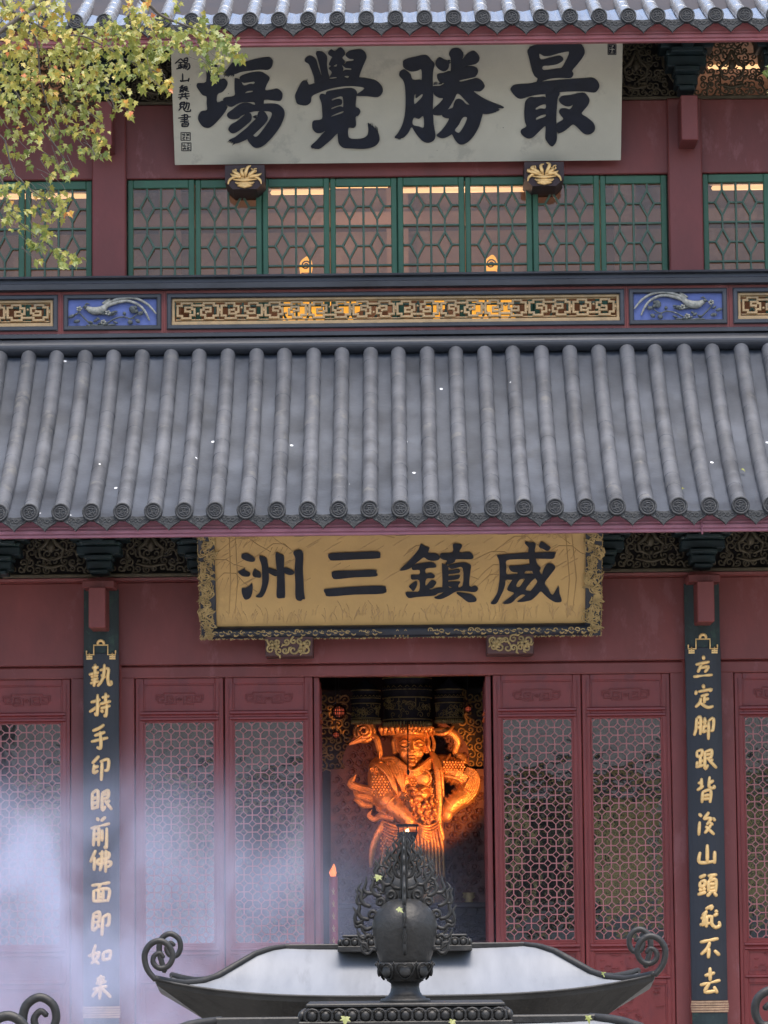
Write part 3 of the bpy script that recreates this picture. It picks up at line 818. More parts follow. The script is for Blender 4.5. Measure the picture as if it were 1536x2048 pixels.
# sashes
SW = 540 * su / 4                                     # 135 px a sash
def sash():
    f = MB(); h = zh - zs; W = SW - .004
    st = 10 * su
    f.box(.004, st + .008, -.03, .02, 0, h, c=.006); f.box(W - st - .008, W, -.03, .02, 0, h, c=.006)
    f.box(st + .008, W - st - .008, -.028, .018, h - 17 * su, h, c=.006)
    lt = MB(); x0, x1 = st + .008, W - st - .008
    zt_ = h - 17 * su
    cw_ = (x1 - x0) / 2; rh = 80 * su; w = .021
    y0, y1 = -.02, .006
    path2d(lt, [((x0 + x1) / 2, 0.0), ((x0 + x1) / 2, zt_)], w * .95, y0 - .002, y1)
    r = 0
    z1 = zt_
    while z1 > 0:
        z0 = z1 - rh
        if z0 > 0.01: path2d(lt, [(x0, z0), (x1, z0)], w * .95, y0 - .001, y1)
        zc_ = (z0 + z1) / 2
        for c in (0, 1):
            xm = x0 + (c + .5) * cw_
            a, b_ = 14 * su, 26 * su
            path2d(lt, [(xm - a, zc_), (xm, zc_ + b_), (xm + a, zc_), (xm, zc_ - b_)], w, y0, y1, closed=True)
            for s_, e_ in (((xm, z1), (xm, zc_ + b_)), ((xm, zc_ - b_), (xm, z0)), ((xm - cw_ / 2, zc_), (xm - a, zc_)), ((xm + a, zc_), (xm + cw_ / 2, zc_))):
                path2d(lt, [s_, e_], w * .85, y0 + .001, y1)
        z1 = z0
    gp = MB(); gp.box(st, W - st, .01, .013, .01, h - 12 * su)
    return f, lt, gp
f_, lt_, gp_ = sash()
s_0 = build('window_sash', f_, M_green, hall, loc=(-4 * SW, YW, zs), local=True)
build('lattice', lt_, M_lat, s_0, loc=ORG[s_0], local=True)
build('pane', gp_, M_glass2, s_0, loc=ORG[s_0], local=True)
for c_ in (-1, 0, 1):
    for k in range(8):
        if c_ == 0 and k == 0: continue
        dup(s_0, hall, (c_ * 1150 * su - 4 * SW + k * SW, YW + (.012 if k % 2 else 0), zs))
m = MB(); m.box(-8, 8, YW + .021, YW + .06, zh - 6 * su, zh + .01)
for c_ in (-1, 0, 1):
    for k in (0, 2, 4, 6, 8):
        x = c_ * 1150 * su - 4 * SW + k * SW
        m.box(x - 6 * su, x + 6 * su, YW + .021, YW + .05, zs, zh - 6 * su - .003)
build('window_frame', m, M_green, hall)
# upper brackets and pierced boards
zU0, zU1 = z_b1 + .002, zw(78) + .05
cl = build('bracket_cluster', cluster(zU1 - zU0, .6, .2), M_eaves, hall, loc=(-577 * su, YW - .12, zU0), local=True)
hb2 = (zU1 - zU0) * .83
pb0 = build('carved_board', carved_board(.78, .36, hb2, 9, r=.038), M_dimgold, hall, loc=(-577 * su + .43, YW - .08, zU0 + .01), local=True)
for k in range(-9, 10):
    x = k * 577 * su / 3
    if k != -3:
        dup(cl, hall, (x, YW - .12, zU0)); dup(pb0, hall, (x + 577 * su / 6, YW - .08, zU0 + .01))
m = MB(); m.box(-572 * su, 572 * su, YW + .1, YW + .115, zU0, zU1 + .1)
build('eaves_backing', m, M_dark, hall)  # dark board added across the middle bay to hold back the room's glow
# inside of the upper storey
m = MB()
zi0, zi1 = zs - .55, zU1 + .1
m.box(-8, 8, 4.6, 4.8, zi0, zi1); m.box(-8, -7.9, YW + .3, 4.6, zi0, zi1); m.box(7.9, 8, YW + .3, 4.6, zi0, zi1)
m.box(-8, 8, YW + .12, 4.8, zi1, zi1 + .1); m.box(-8, 8, YW + .25, 4.8, zi0 - .1, zi0)
for x in (-4.4, -2.3, 0, 2.3, 4.4): m.box(x - .11, x + .11, 4.45, 4.6, zi0, zi1)
m.box(-8, 8, 4.35, 4.6, H(455, 4.4), H(425, 4.4)); m.box(-8, 8, 4.4, 4.6, H(330, 4.4), H(372, 4.4))
build('upper_room', m, M_hall, hall)

# inside of the lower storey
m = MB()
zl1 = H(1120, .2)
m.box(-8, 8, 8.0, 8.2, FLOOR, zl1); m.box(-8, -7.9, .3, 8, FLOOR, zl1); m.box(7.9, 8, .3, 8, FLOOR, zl1); m.box(-8, 8, .12, 8.2, zl1, zl1 + .1)
for sx in (-1, 1): m.lathe([(.2, 0), (.2, zl1 - FLOOR)], (sx * 1.75, 3.9, FLOOR), n=20)
build('lower_room', m, M_dark, hall)

# carved blocks carrying the two signboards
def block(xl, xr, yt, yb, Y, seed, kind):
    s_ = S((yt + yb) / 2, Y)
    x0, x1 = (xl - 803) * s_ , (xr - 803) * s_
    z0, z1 = H(yb, Y), H(yt, Y)
    m = MB(); w = (x1 - x0); h = z1 - z0; cx_ = (x0 + x1) / 2; zc_ = (z0 + z1) / 2
    if kind == 'lotus':
        m.prism([(x0, z1), (x1, z1), (x1, z0 + h * .3), (x1 - w * .2, z0), (x0 + w * .2, z0), (x0, z0 + h * .3)], [], lambda a, b_, y: (a, y, b_), Y, Y + .5)
        mt = pmat('dark_brown_block', (.035, .018, .02), .6)
    else:
        m.box(x0, x1, Y, Y + .4, z0, z1, c=.008); mt = pmat('brown_block', (.085, .035, .032), .6)
    o = build('sign_bracket', m, mt, hall)
    c = MB(); rg = random.Random(seed)
    if kind == 'lotus':
        for t in range(6):
            a = R(18 + t * 28.8 + rg.uniform(-7, 7)); L_ = h * rg.uniform(.36, .55)
            e = (cx_ + L_ * 1.3 * math.cos(a), zc_ + h * .02 + L_ * .8 * math.sin(a)); kx = rg.choice((-1, 1)) * .022
            c.tube(catmull([(cx_ + (t - 2.5) * -.018, Y - .008, zc_ - h * .04), (cx_ + (e[0] - cx_) * .5 - kx * .4, Y - .026, zc_ + (e[1] - zc_) * .45 - .012), (e[0] - kx * .3, Y - .02, e[1] - .012), (e[0] + kx, Y - .012, e[1] + .006)], 4), [.007, .019, .015, .004], n=6, flat=FY)
        for sx in (-1, 1): c.tube([(u_, Y - .02, v_) for u_, v_ in spiral(cx_ + sx * w * .27, zc_ + h * .24, .022, 1.1, 1, sx)], .006, n=5, flat=FY)
        c.ball((cx_, Y - .012, zc_ - h * .36), w * .2, .02, h * .1, n=10); c.tube([(cx_ - w * .21, Y - .02, zc_ - h * .28), (cx_ + w * .21, Y - .02, zc_ - h * .28)], .009, n=6)
        for sx in (-1, 1):
            c.tube(catmull([(cx_, Y - .01, zc_ - h * .1), (cx_ + sx * w * .22, Y - .02, zc_), (cx_ + sx * w * .38, Y - .015, zc_ - h * .12), (cx_ + sx * w * .42, Y - .012, zc_ - h * .3)], 4), [.012, .012, .013, .006], n=6, flat=FY)
        for t in range(3):
            c.tube([(cx_ - w * (.3 - t * .06), Y - .012, zc_ - h * (.1 + t * .13)), (cx_, Y - .024, zc_ - h * (.16 + t * .13)), (cx_ + w * (.3 - t * .06), Y - .012, zc_ - h * (.1 + t * .13))], [.006, .017, .006], n=6, flat=FY)
        build('gilt_lotus', c, M_gold, o)
    else:
        scrolls(c, x0 + .02, x1 - .02, z0 + .02, z1 - .02, Y - .006, .034, .009, rg)
        for px_ in (x0 + w * .2, x1 - w * .2):
            for t in range(5): c.ball((px_ + .026 * math.cos(t * 1.257), Y - .012, zc_ + .022 * math.sin(t * 1.257)), .019, .01, .017, n=7)
        build('gilt_carving', c, M_oldgold, o)
block(530, 625, 1269, 1310, -.42, 1, 'flower'); block(973, 1067, 1269, 1310, -.42, 2, 'flower')
block(459, 538, 327, 375, .5, 3, 'lotus'); block(1058, 1137, 327, 375, .5, 4, 'lotus')
# ================================================================== SIGNBOARDS
def plane_fn(P0, N, up):
    """frame on a leaning board: local (a along +X, b up the board, d out of the board)"""
    right = Vector((1, 0, 0)); U = (up - right * up.dot(right)).normalized()
    return lambda a, b, d: P0 + right * a + U * b + N * d, right, U
class Board:
    def __init__(s, py_top, y_top, py_bot, y_bot):
        a = at(xc(py_top), py_top, y_top); b = at(xc(py_bot), py_bot, y_bot)
        a.x = b.x = 0
        s.U = (a - b).normalized(); s.X = Vector((1, 0, 0)); s.N = s.X.cross(s.U)
        if s.N.y > 0: s.N = -s.N
        s.P = b; s.h = (a - b).length
    def loc(s, px, py):
        q = atp(px, py, s.P, s.N) - s.P
        return (q.dot(s.X), q.dot(s.U))
    def w(s, a, b, d=0): return s.P + s.X * a + s.U * b + s.N * d
def glyphs(mb, bd, polys, ox, oy, sc, d0=0.002, thick=.012, smooth=3):
    for i, pl in enumerate(polys):
        outer, holes = (pl[0], pl[1:]) if isinstance(pl[0][0], (list, tuple)) else (pl, [])
        f = lambda L: [bd.loc(ox + q[0] / sc, oy + q[1] / sc) for q in catmull(L, smooth, True)]
        mb.prism(f(outer), [f(h) for h in holes], lambda a, b, d: bd.w(a, b, d), d0 + thick + i * .0006, d0)
def stroke_t(mb, pts, wid, place, mi=0, n=8, flat=None, tip=.75):
    p = catmull([place(*q) for q in pts], 5) if len(pts) > 2 else [tuple(place(*pts[0]).lerp(place(*pts[1]), t / 4)) for t in range(5)]
    m = len(p)
    rad = [wid / 2 * (tip + (1.1 - tip) * min(1, 4 * min(i + .3, m - 1 - i + .3) / m)) for i in range(m)]
    mb.tube(p, rad, n=n, flat=flat, mi=mi)

ZUI = [  # four large characters of the upper board: outlines with their counters
 [[(350,205),(385,155),(480,118),(700,108),(1000,108),(1060,140),(1085,215),(1055,285),(985,375),(925,450),(940,490),(925,530),(880,548),(760,545),(640,555),(540,585),(470,600),(480,555),(440,520),(410,450),(380,330),(362,260)],
  [(505,235),(560,265),(640,262),(750,230),(860,208),(882,220),(865,280),(820,370),(785,420),(720,428),(560,448),(548,395),(620,388),(720,372),(785,340),(812,305),(790,275),(750,262),(640,285),(525,312)]],
 [(135,700),(150,660),(205,630),(370,618),(470,598),(560,590),(900,560),(1100,548),(1190,545),(1250,590),(1272,650),(1245,705),(1200,732),(1080,718),(900,718),(745,728),(590,750),(480,760),(380,780),(290,808),(240,808),(190,775)],
 [[(590,740),(745,728),(762,755),(740,800),(730,900),(722,1020),(722,1150),(728,1260),(722,1350),(695,1400),(665,1422),(630,1400),(590,1345),(578,1300),(582,1165),(540,1190),(480,1250),(420,1305),(360,1320),(300,1290),(265,1245),(275,1205),(335,1170),(318,1100),(310,1000),(315,900),(330,840),(380,795),(470,795),(560,785),(588,800)],
  [(460,930),(520,895),(582,882),(580,940),(520,938),(462,955)], [(465,1055),(520,1025),(582,1012),(580,1040),(520,1065),(465,1085)]],
 [(755,820),(790,780),(900,765),(1000,742),(1080,738),(1130,790),(1145,840),(1120,900),(1070,960),(1045,1005),(1110,1050),(1180,1105),(1215,1165),(1205,1225),(1150,1265),(1090,1265),(1040,1230),(990,1180),(935,1140),(880,1180),(820,1225),(760,1250),(730,1230),(726,1135),(770,1105),(810,1070),(775,1020),(755,980),(780,940),(840,935),(895,950),(935,888),(890,908),(840,905),(790,880),(762,850)]]
SHENG = [
 [[(165,300),(175,260),(240,230),(330,210),(430,188),(490,205),(530,255),(572,305),(555,380),(548,480),(550,600),(555,720),(548,880),(555,980),(560,1080),(582,1210),(560,1280),(490,1312),(420,1290),(360,1230),(310,1160),(275,1110),(240,1175),(185,1235),(140,1255),(60,1245),(100,1190),(150,1100),(180,1000),(195,900),(200,760),(195,640),(185,560),(160,500),(120,455),(125,405),(175,372),(225,400),(265,440),(292,505),(380,505),(405,500),(400,375),(350,390),(280,400),(215,380),(170,340)],
  [(310,710),(330,692),(332,742),(412,685),(410,725),(360,780),(312,818)], [(305,990),(370,1005),(425,970),(432,1115),(370,1105),(290,1080)]],
 [(580,300),(600,245),(640,218),(690,245),(740,265),(755,300),(750,350),(715,390),(665,392),(610,355)],
 [(755,175),(780,120),(835,98),(895,110),(930,150),(942,190),(925,250),(980,180),(1030,145),(1080,138),(1130,185),(1145,235),(1110,295),(1000,325),(915,355),(960,340),(1050,330),(1110,355),(1128,400),(1100,455),(1060,475),(900,510),(895,530),(960,520),(1060,495),(1110,485),(1170,515),(1212,580),(1190,625),(1145,655),(1070,650),(1130,700),(1230,760),(1350,810),(1450,850),(1445,870),(1390,870),(1350,915),(1270,940),(1190,940),(1100,900),(1045,850),(960,765),(868,680),(820,760),(755,865),(690,940),(630,960),(555,950),(550,885),(620,820),(680,745),(630,735),(570,700),(550,640),(555,590),(640,585),(700,545),(650,545),(610,500),(605,435),(680,420),(750,395),(775,390),(780,280),(770,215)],
 [[(665,960),(740,890),(800,865),(815,815),(840,765),(880,750),(930,770),(980,820),(1050,832),(1110,860),(1190,900),(1170,1000),(1140,1100),(1080,1210),(1010,1290),(940,1330),(880,1325),(830,1270),(795,1205),(770,1215),(710,1245),(650,1250),(595,1215),(650,1165),(710,1090),(755,1005),(715,995)],
  [(830,1150),(880,1080),(930,990),(975,980),(985,1005),(950,1090),(900,1170),(870,1185)]]]
JUE = [
 [(258,240),(300,200),(350,205),(400,250),(425,340),(460,440),(490,515),(470,560),(385,560),(370,470),(330,360),(300,300),(260,275)],
 [(395,165),(420,142),(480,150),(530,195),(542,240),(538,310),(550,400),(570,480),(560,540),(490,540),(465,430),(440,320),(415,230)],
 [[(552,160),(590,118),(640,140),(705,92),(755,130),(768,180),(735,225),(770,280),(730,320),(735,380),(760,440),(740,500),(560,510),(600,415),(560,360),(590,330),(560,310),(590,240),(605,215),(565,190)],
  [(620,330),(665,305),(655,340)], [(570,480),(610,475),(655,470),(655,488),(575,494)]],
 [[(775,185),(820,140),(900,120),(970,118),(1020,150),(1045,210),(1020,280),(990,350),(960,430),(945,490),(940,540),(740,540),(745,440),(725,390),(712,360),(715,320),(770,300),(790,275),(870,265),(875,240),(820,235)],
  [(727,322),(745,325),(775,352),(845,360),(840,382),(775,380),(740,402),(748,360)], [(760,470),(775,455),(818,458),(805,485)]],
 [(128,710),(150,650),(205,545),(245,515),(290,535),(310,570),(400,545),(560,510),(740,490),(950,478),(1060,490),(1170,520),(1240,590),(1250,660),(1190,725),(1060,715),(920,710),(925,690),(1020,615),(930,590),(800,585),(680,598),(540,630),(430,670),(345,715),(330,790),(270,832),(165,815),(140,770)],
 [[(440,720),(470,685),(520,695),(540,655),(700,625),(850,612),(920,660),(912,740),(905,850),(940,870),(965,910),(940,960),(905,980),(910,1080),(880,1120),(815,1120),(808,1200),(830,1255),(920,1265),(1010,1250),(1055,1215),(1068,1150),(1060,1060),(1100,1095),(1160,1140),(1200,1200),(1210,1270),(1180,1330),(1110,1370),(1000,1388),(850,1382),(750,1375),(690,1320),(675,1240),(670,1190),(600,1260),(520,1330),(430,1390),(330,1360),(400,1290),(460,1220),(520,1155),(470,1180),(410,1185),(365,1150),(348,1095),(365,1030),(470,1010),(475,900),(465,800)],
  [(600,755),(650,735),(735,720),(745,850),(725,850),(690,848),(600,882),(600,862),(660,840),(725,818),(730,770),(700,750),(650,757),(602,775)], [(590,970),(660,935),(745,905),(740,930),(670,955),(595,980)]]]
CHANG = [
 [(270,330),(300,300),(400,300),(430,420),(450,500),(500,490),(545,540),(530,600),(480,660),(420,690),(412,795),(500,775),(530,880),(480,960),(410,1040),(345,1100),(290,1122),(225,1100),(175,1030),(170,970),(210,910),(280,895),(278,800),(275,720),(225,700),(180,640),(150,590),(165,550),(270,530)],
 [(490,440),(540,370),(620,260),(640,200),(720,190),(760,270),(900,240),(1050,215),(1100,230),(1125,270),(1110,340),(1060,378),(960,375),(840,388),(720,405),(650,430),(560,445)],
 [[(635,500),(655,485),(700,500),(705,465),(780,430),(880,408),(970,405),(1040,440),(1085,485),(1050,560),(1030,640),(1120,630),(1180,620),(1235,660),(1250,710),(1225,770),(1150,772),(1020,760),(1010,820),(990,900),(900,890),(895,800),(830,790),(700,800),(600,850),(540,830),(490,770),(510,735),(630,710),(635,620)],
  [(725,530),(760,545),(885,528),(880,560),(830,558),(755,580)], [(770,678),(800,650),(868,645),(860,662)]],
 [(700,820),(800,800),(900,830),(1000,815),(1150,812),(1220,840),(1265,890),(1275,960),(1240,1060),(1180,1160),(1090,1270),(1000,1350),(920,1378),(860,1350),(800,1270),(830,1230),(865,1210),(890,1235),(930,1225),(1000,1140),(1070,1040),(1110,960),(1095,915),(1000,905),(880,910),(800,935),(730,960),(680,1000),(600,1010),(550,985),(540,940),(590,900)],
 [(555,1130),(590,1080),(660,1040),(730,985),(800,930),(850,950),(850,1020),(800,1070),(740,1120),(670,1170),(610,1190),(565,1160)],
 [(560,1280),(640,1240),(730,1170),(790,1120),(860,1050),(920,990),(940,920),(1000,905),(1050,960),(1060,1010),(1020,1070),(940,1150),(870,1215),(800,1260),(720,1300),(650,1320),(620,1300)]]
WEI = [
 [(205,430),(240,420),(400,405),(600,390),(735,378),(860,380),(1180,370),(1195,410),(1165,480),(1050,485),(870,480),(760,490),(560,490),(370,512),(365,620),(365,745),(460,750),(550,750),(555,840),(455,842),(355,845),(345,920),(310,1030),(260,1130),(190,1250),(95,1245),(150,1170),(210,1060),(240,900),(250,760),(245,580),(235,500)],
 [(680,220),(705,190),(760,205),(830,205),(865,240),(850,320),(855,400),(870,500),(895,580),(950,640),(930,690),(970,755),(1000,660),(1060,570),(1140,568),(1200,628),(1150,710),(1080,800),(1020,900),(1080,1000),(1155,1105),(1250,950),(1270,1080),(1305,1175),(1290,1220),(1200,1222),(1100,1170),(1010,1090),(950,1040),(890,1100),(800,1180),(720,1205),(640,1218),(550,1215),(640,1150),(720,1080),(800,1010),(890,885),(860,820),(820,740),(790,640),(760,560),(750,480),(735,370),(740,290)],
 [(920,265),(950,200),(990,200),(1080,260),(1115,295),(1095,330),(1055,348),(1000,320),(940,295)],
 [[(410,610),(500,600),(640,590),(780,575),(860,600),(900,660),(850,690),(800,690),(700,690),(680,740),(820,740),(860,800),(820,840),(780,880),(690,1010),(780,1040),(860,1060),(800,1140),(740,1160),(680,1100),(620,1095),(540,1150),(440,1240),(300,1245),(400,1160),(500,1070),(400,1030),(380,990),(430,900),(465,850),(500,790),(560,720),(470,705),(425,670)], [(530,945),(590,840),(680,825),(640,900),(580,975)]]]
ZHEN = [
 [(80,680),(200,560),(320,430),(400,330),(440,235),(510,270),(585,300),(570,380),(680,390),(740,420),(765,465),(730,505),(640,518),(560,500),(490,460),(420,510),(350,565),(280,630),(200,670)],
 [(285,620),(350,580),(480,555),(620,542),(690,580),(690,630),(530,650),(528,735),(610,725),(680,770),(650,815),(535,825),(525,950),(620,850),(705,885),(650,970),(580,1000),(620,1010),(700,985),(800,975),(860,1000),(860,1045),(740,1070),(670,1110),(500,1125),(370,1135),(230,1150),(180,1060),(300,1050),(410,1035),(412,850),(300,840),(270,810),(285,760),(410,755),(415,675),(305,675)],
 [(240,955),(300,900),(360,865),(380,910),(350,990),(310,1035),(275,1000)],
 [(765,440),(800,390),(980,375),(990,240),(1060,225),(1145,260),(1100,375),(1270,370),(1335,435),(1300,490),(1050,490),(1020,530),(940,575),(860,570),(890,515),(800,490)],
 [(800,600),(825,578),(910,625),(915,960),(1000,965),(1150,950),(1155,640),(1040,640),(960,650),(905,605),(1000,570),(1150,548),(1220,555),(1295,600),(1285,700),(1270,950),(1370,945),(1415,995),(1360,1050),(1200,1035),(1050,1035),(920,1110),(780,1170),(670,1150),(760,1100),(840,1050),(800,1040),(720,1050),(700,990),(805,975)],
 [(905,690),(1000,670),(1080,660),(1110,690),(1090,720),(1000,735),(905,740)], [(905,785),(1000,770),(1100,760),(1100,800),(1060,830),(905,845)], [(905,885),(1000,870),(1110,880),(1080,930),(1075,970),(1000,970),(905,940)],
 [(1050,1070),(1090,1055),(1200,1070),(1300,1090),(1385,1160),(1380,1205),(1320,1220),(1240,1215),(1140,1140)]]
SAN = [[(965,215),(985,195),(1150,188),(1310,183),(1328,215),(1310,230),(1150,238),(1000,245),(975,235)], [(990,345),(1005,320),(1150,315),(1290,310),(1302,330),(1298,355),(1150,362),(1020,375),(995,362)], [(935,450),(970,442),(1150,428),(1340,422),(1368,440),(1350,475),(1150,482),(970,495),(945,475)]]
ZHOU = [
 [(195,430),(210,405),(280,390),(350,415),(420,470),(425,510),(390,535),(300,525),(205,480)], [(138,710),(170,690),(245,650),(260,680),(330,715),(345,750),(320,785),(240,785),(185,760)],
 [(205,990),(260,985),(330,945),(370,905),(390,975),(375,1080),(345,1150),(285,1180),(240,1160),(205,1070)], [(385,725),(420,660),(450,675),(510,710),(530,770),(515,805),(450,800),(395,780)],
 [(500,440),(520,430),(590,450),(630,490),(650,590),(660,680),(665,830),(640,950),(600,1060),(540,1140),(440,1130),(500,1070),(540,950),(550,850),(545,640),(530,560),(505,490)],
 [(780,380),(850,400),(920,440),(922,620),(935,800),(940,1000),(940,1130),(910,1150),(800,1140),(800,950),(800,700),(785,560)], [(655,640),(740,660),(800,690),(800,770),(760,775),(690,740),(655,710)],
 [(920,640),(960,632),(1050,670),(1100,715),(1070,750),(1000,755),(925,715)], [(1080,385),(1110,345),(1200,335),(1250,400),(1245,650),(1255,850),(1262,1050),(1280,1165),(1245,1170),(1200,1200),(1120,1150),(1115,900),(1105,640),(1115,470)]]

# ---- upper white board
ub_ = Board(70, .12, 325.5, .70)
us = empty('upper_signboard', ub_.P, 'weathered white signboard with four huge black brush characters under the upper eaves', 'signboard')
def quad_board(mb, bd, L, R_, B, T, d0, d1, mi=0):
    c = [(L, B), (R_, B), (R_, T), (L, T)]
    mb.prism(c, [], lambda a, b, d: bd.w(a, b, d), d0, d1, mi)
l0 = ub_.loc(349.5, 331)[0]; r0 = ub_.loc(1242, 318)[0]
m = MB(); quad_board(m, ub_, l0, r0, 0, ub_.h + .12, 0, -.045)
build('board', m, M_white, us, bevel=.006)
m = MB()
glyphs(m, ub_, ZUI, 1000, 70, 6.4); glyphs(m, ub_, SHENG, 780, 80, 6.4); glyphs(m, ub_, JUE, 570, 80, 6.4); glyphs(m, ub_, CHANG, 370, 80, 6.4)
def brush_end(mb, bd, ox, oy, sc, p0, p1, dirv, n, ln, seed, w=9):
    """dry-brush hairs where a stroke runs out"""
    rg = random.Random(seed)
    for i in range(n):
        t = (i + rg.random() * .5) / n
        a = (p0[0] + (p1[0] - p0[0]) * t, p0[1] + (p1[1] - p0[1]) * t)
        l = ln * rg.uniform(.4, 1.1)
        q = (a[0] + dirv[0] * l, a[1] + dirv[1] * l)
        nx_, ny_ = -dirv[1], dirv[0]
        pl = [(a[0] + nx_ * w, a[1] + ny_ * w), (q[0], q[1]), (a[0] - nx_ * w, a[1] - ny_ * w)]
        mb.prism([bd.loc(ox + u_ / sc, oy + v_ / sc) for u_, v_ in pl], [], lambda a_, b_, d: bd.w(a_, b_, d), .0085 + .0004 * i, .002)
brush_end(m, ub_, 370, 80, 6.4, (520, 440), (640, 440), (-.5, .86), 8, 45, 1)
brush_end(m, ub_, 370, 80, 6.4, (590, 1265), (660, 1310), (-.8, .6), 8, 60, 2)
brush_end(m, ub_, 370, 80, 6.4, (500, 800), (520, 900), (.6, -.8), 7, 70, 3)
brush_end(m, ub_, 370, 80, 6.4, (870, 985), (920, 1010), (.8, -.6), 5, 60, 13)
brush_end(m, ub_, 570, 80, 6.4, (1075, 1090), (1190, 1180), (-.1, -1), 9, 70, 4)
brush_end(m, ub_, 570, 80, 6.4, (360, 1345), (430, 1375), (-.75, .66), 6, 50, 5)
brush_end(m, ub_, 570, 80, 6.4, (205, 550), (285, 535), (.2, -1), 5, 40, 15)
brush_end(m, ub_, 780, 80, 6.4, (85, 1220), (160, 1240), (-.6, .8), 6, 50, 6)
brush_end(m, ub_, 780, 80, 6.4, (1340, 915), (1390, 875), (.9, .35), 5, 40, 7)
brush_end(m, ub_, 780, 80, 6.4, (560, 570), (670, 560), (.4, -.9), 6, 50, 8)
brush_end(m, ub_, 780, 80, 6.4, (740, 260), (755, 300), (.9, -.3), 5, 40, 9)
brush_end(m, ub_, 780, 80, 6.4, (290, 1090), (280, 1120), (-.6, -.7), 4, 30, 10)
brush_end(m, ub_, 1000, 70, 6.4, (380, 165), (450, 160), (.1, -1), 6, 35, 11)
brush_end(m, ub_, 1000, 70, 6.4, (740, 1225), (760, 1245), (-.2, .9), 4, 30, 12)
build('lettering', m, M_ink, us)
# small column of signature characters, then two seals; one more seal at the top right
SIG = [  # origin (340,90), scale 8.9
 ((190,240),(90,330)), ((190,240),(240,290)), ((150,315),(225,305)), ((145,360),(225,350)), ((188,310),(185,425)), ((115,425),(235,395)), ((150,380),(165,405)), ((215,370),(205,395)),
 ((255,240),(250,320)), ((255,240),(312,232),(308,312)), ((262,275),(305,270)), ((255,318),(310,310)), ((240,350),(350,330)), ((265,335),(240,400)), ((345,340),(350,400),(300,445)), ((290,360),(240,420)), ((318,360),(275,430)),
 ((225,505),(225,650)), ((195,625),(200,645),(335,625)), ((340,585),(325,650)),
 ((200,725),(240,718)), ((165,760),(250,750)), ((185,740),(230,735)), ((185,780),(180,850)), ((185,780),(235,775),(235,845)), ((190,805),(230,800)), ((190,825),(230,822)), ((265,730),(262,800),(340,825)), ((265,745),(310,735)), ((270,770),(320,762)), ((275,790),(320,785)), ((150,885),(345,862)), ((215,850),(215,930)), ((275,845),(275,925)), ((145,930),(350,905)), ((205,940),(170,965)), ((280,935),(320,962)),
 ((215,1010),(165,1060)), ((180,1030),(260,1015),(250,1050)), ((185,1060),(180,1110)), ((185,1060),(250,1050),(240,1100)), ((190,1105),(245,1095)), ((210,1100),(155,1165)), ((240,1105),(245,1150)), ((265,1050),(340,1035),(320,1140),(300,1145)), ((300,1010),(290,1090),(255,1150)), ((240,1150),(290,1180),(360,1175),(365,1140)),
 ((200,1255),(310,1245),(300,1330)), ((145,1300),(370,1275)), ((190,1330),(320,1318)), ((180,1365),(335,1350)), ((258,1225),(255,1375)), ((215,1395),(215,1455)), ((215,1395),(325,1385),(315,1450)), ((225,1422),(310,1415)), ((220,1452),(315,1447))]
m = MB()
pl = lambda x, y: Vector(ub_.w(*ub_.loc(340 + x / 8.9, 90 + y / 8.9), .004))
for q in SIG: stroke_t(m, q, 24 / 8.9 * S(200, .5), pl, n=6, flat=(ub_.N, .4), tip=.6)
build('signature', m, M_ink, us)
def seal(mb, x0, y0, x1, y1, seed):
    rg = random.Random(seed)
    L = lambda x, y: Vector(ub_.w(*ub_.loc(x, y), .003))
    wd = 1.5 * S(200, .5)
    for a, b in (((x0, y0), (x1, y0)), ((x1, y0), (x1, y1)), ((x1, y1), (x0, y1)), ((x0, y1), (x0, y0))): stroke_t(mb, (a, b), wd, L, n=5, flat=(ub_.N, .3), tip=1)
    for i in range(2):
        for j in range(2):
            a0, b0 = x0 + (x1 - x0) * (.1 + .45 * i), y0 + (y1 - y0) * (.1 + .45 * j); e, f = (x1 - x0) * .36, (y1 - y0) * .36
            for k in range(4):
                if k % 2: stroke_t(mb, ((a0 + e * rg.random(), b0), (a0 + e * rg.random(), b0 + f)), wd * .7, L, n=5, flat=(ub_.N, .3), tip=1)
                else: stroke_t(mb, ((a0, b0 + f * rg.random()), (a0 + e, b0 + f * rg.random())), wd * .7, L, n=5, flat=(ub_.N, .3), tip=1)
sm = MB()
seal(sm, 362, 265, 380.5, 280.5, 1); build('seal', sm, M_ink, us)
sm = MB(); seal(sm, 363.5, 285.5, 382, 301.5, 2); build('seal', sm, M_ink, us)
sm = MB(); seal(sm, 1216, 88, 1232, 109, 3); seal(sm, 1218, 90, 1230, 107, 4); build('seal', sm, M_ink, us)

# ---- lower gold board
lb = Board(1055, -.78, 1250, -.40)
ls = empty('lower_signboard', lb.P, 'gilded signboard with four black characters in a carved black and gold frame', 'signboard')
gl, gr = lb.loc(433, 1252)[0], lb.loc(1170.5, 1246)[0]
gc = (gl + gr) / 2; gw = (gr - gl) / 2
M_goldboard = pmat('gold_ground_paint', (0.57, 0.365, 0.14), 0.5, metal=0.15, var=.13, vs=1.8, bump=.12, bs=35, wear=(.50, .315, .12), wear_s=1.7, wear_t=.55)
m = MB(); quad_board(m, lb, gc - gw, gc + gw, 0, lb.h + .2, 0, -.03)
build('board', m, M_goldboard, ls)
m = MB()
glyphs(m, lb, WEI, 970, 1060, 8.533); glyphs(m, lb, ZHEN, 790, 1060, 8.533); glyphs(m, lb, SAN, 380, 1050, 3.491); glyphs(m, lb, ZHOU, 460, 1060, 8.533)
build('lettering', m, M_ink, ls)
m = MB()
outl = lambda polys, ox, oy, sc: [m.tube([tuple(lb.w(*lb.loc(ox + q[0] / sc, oy + q[1] / sc), .002)) for q in catmull(P if not isinstance(P[0][0], (list, tuple)) else P[0], 3, True)], .0055, n=4, closed=True) for P in polys]
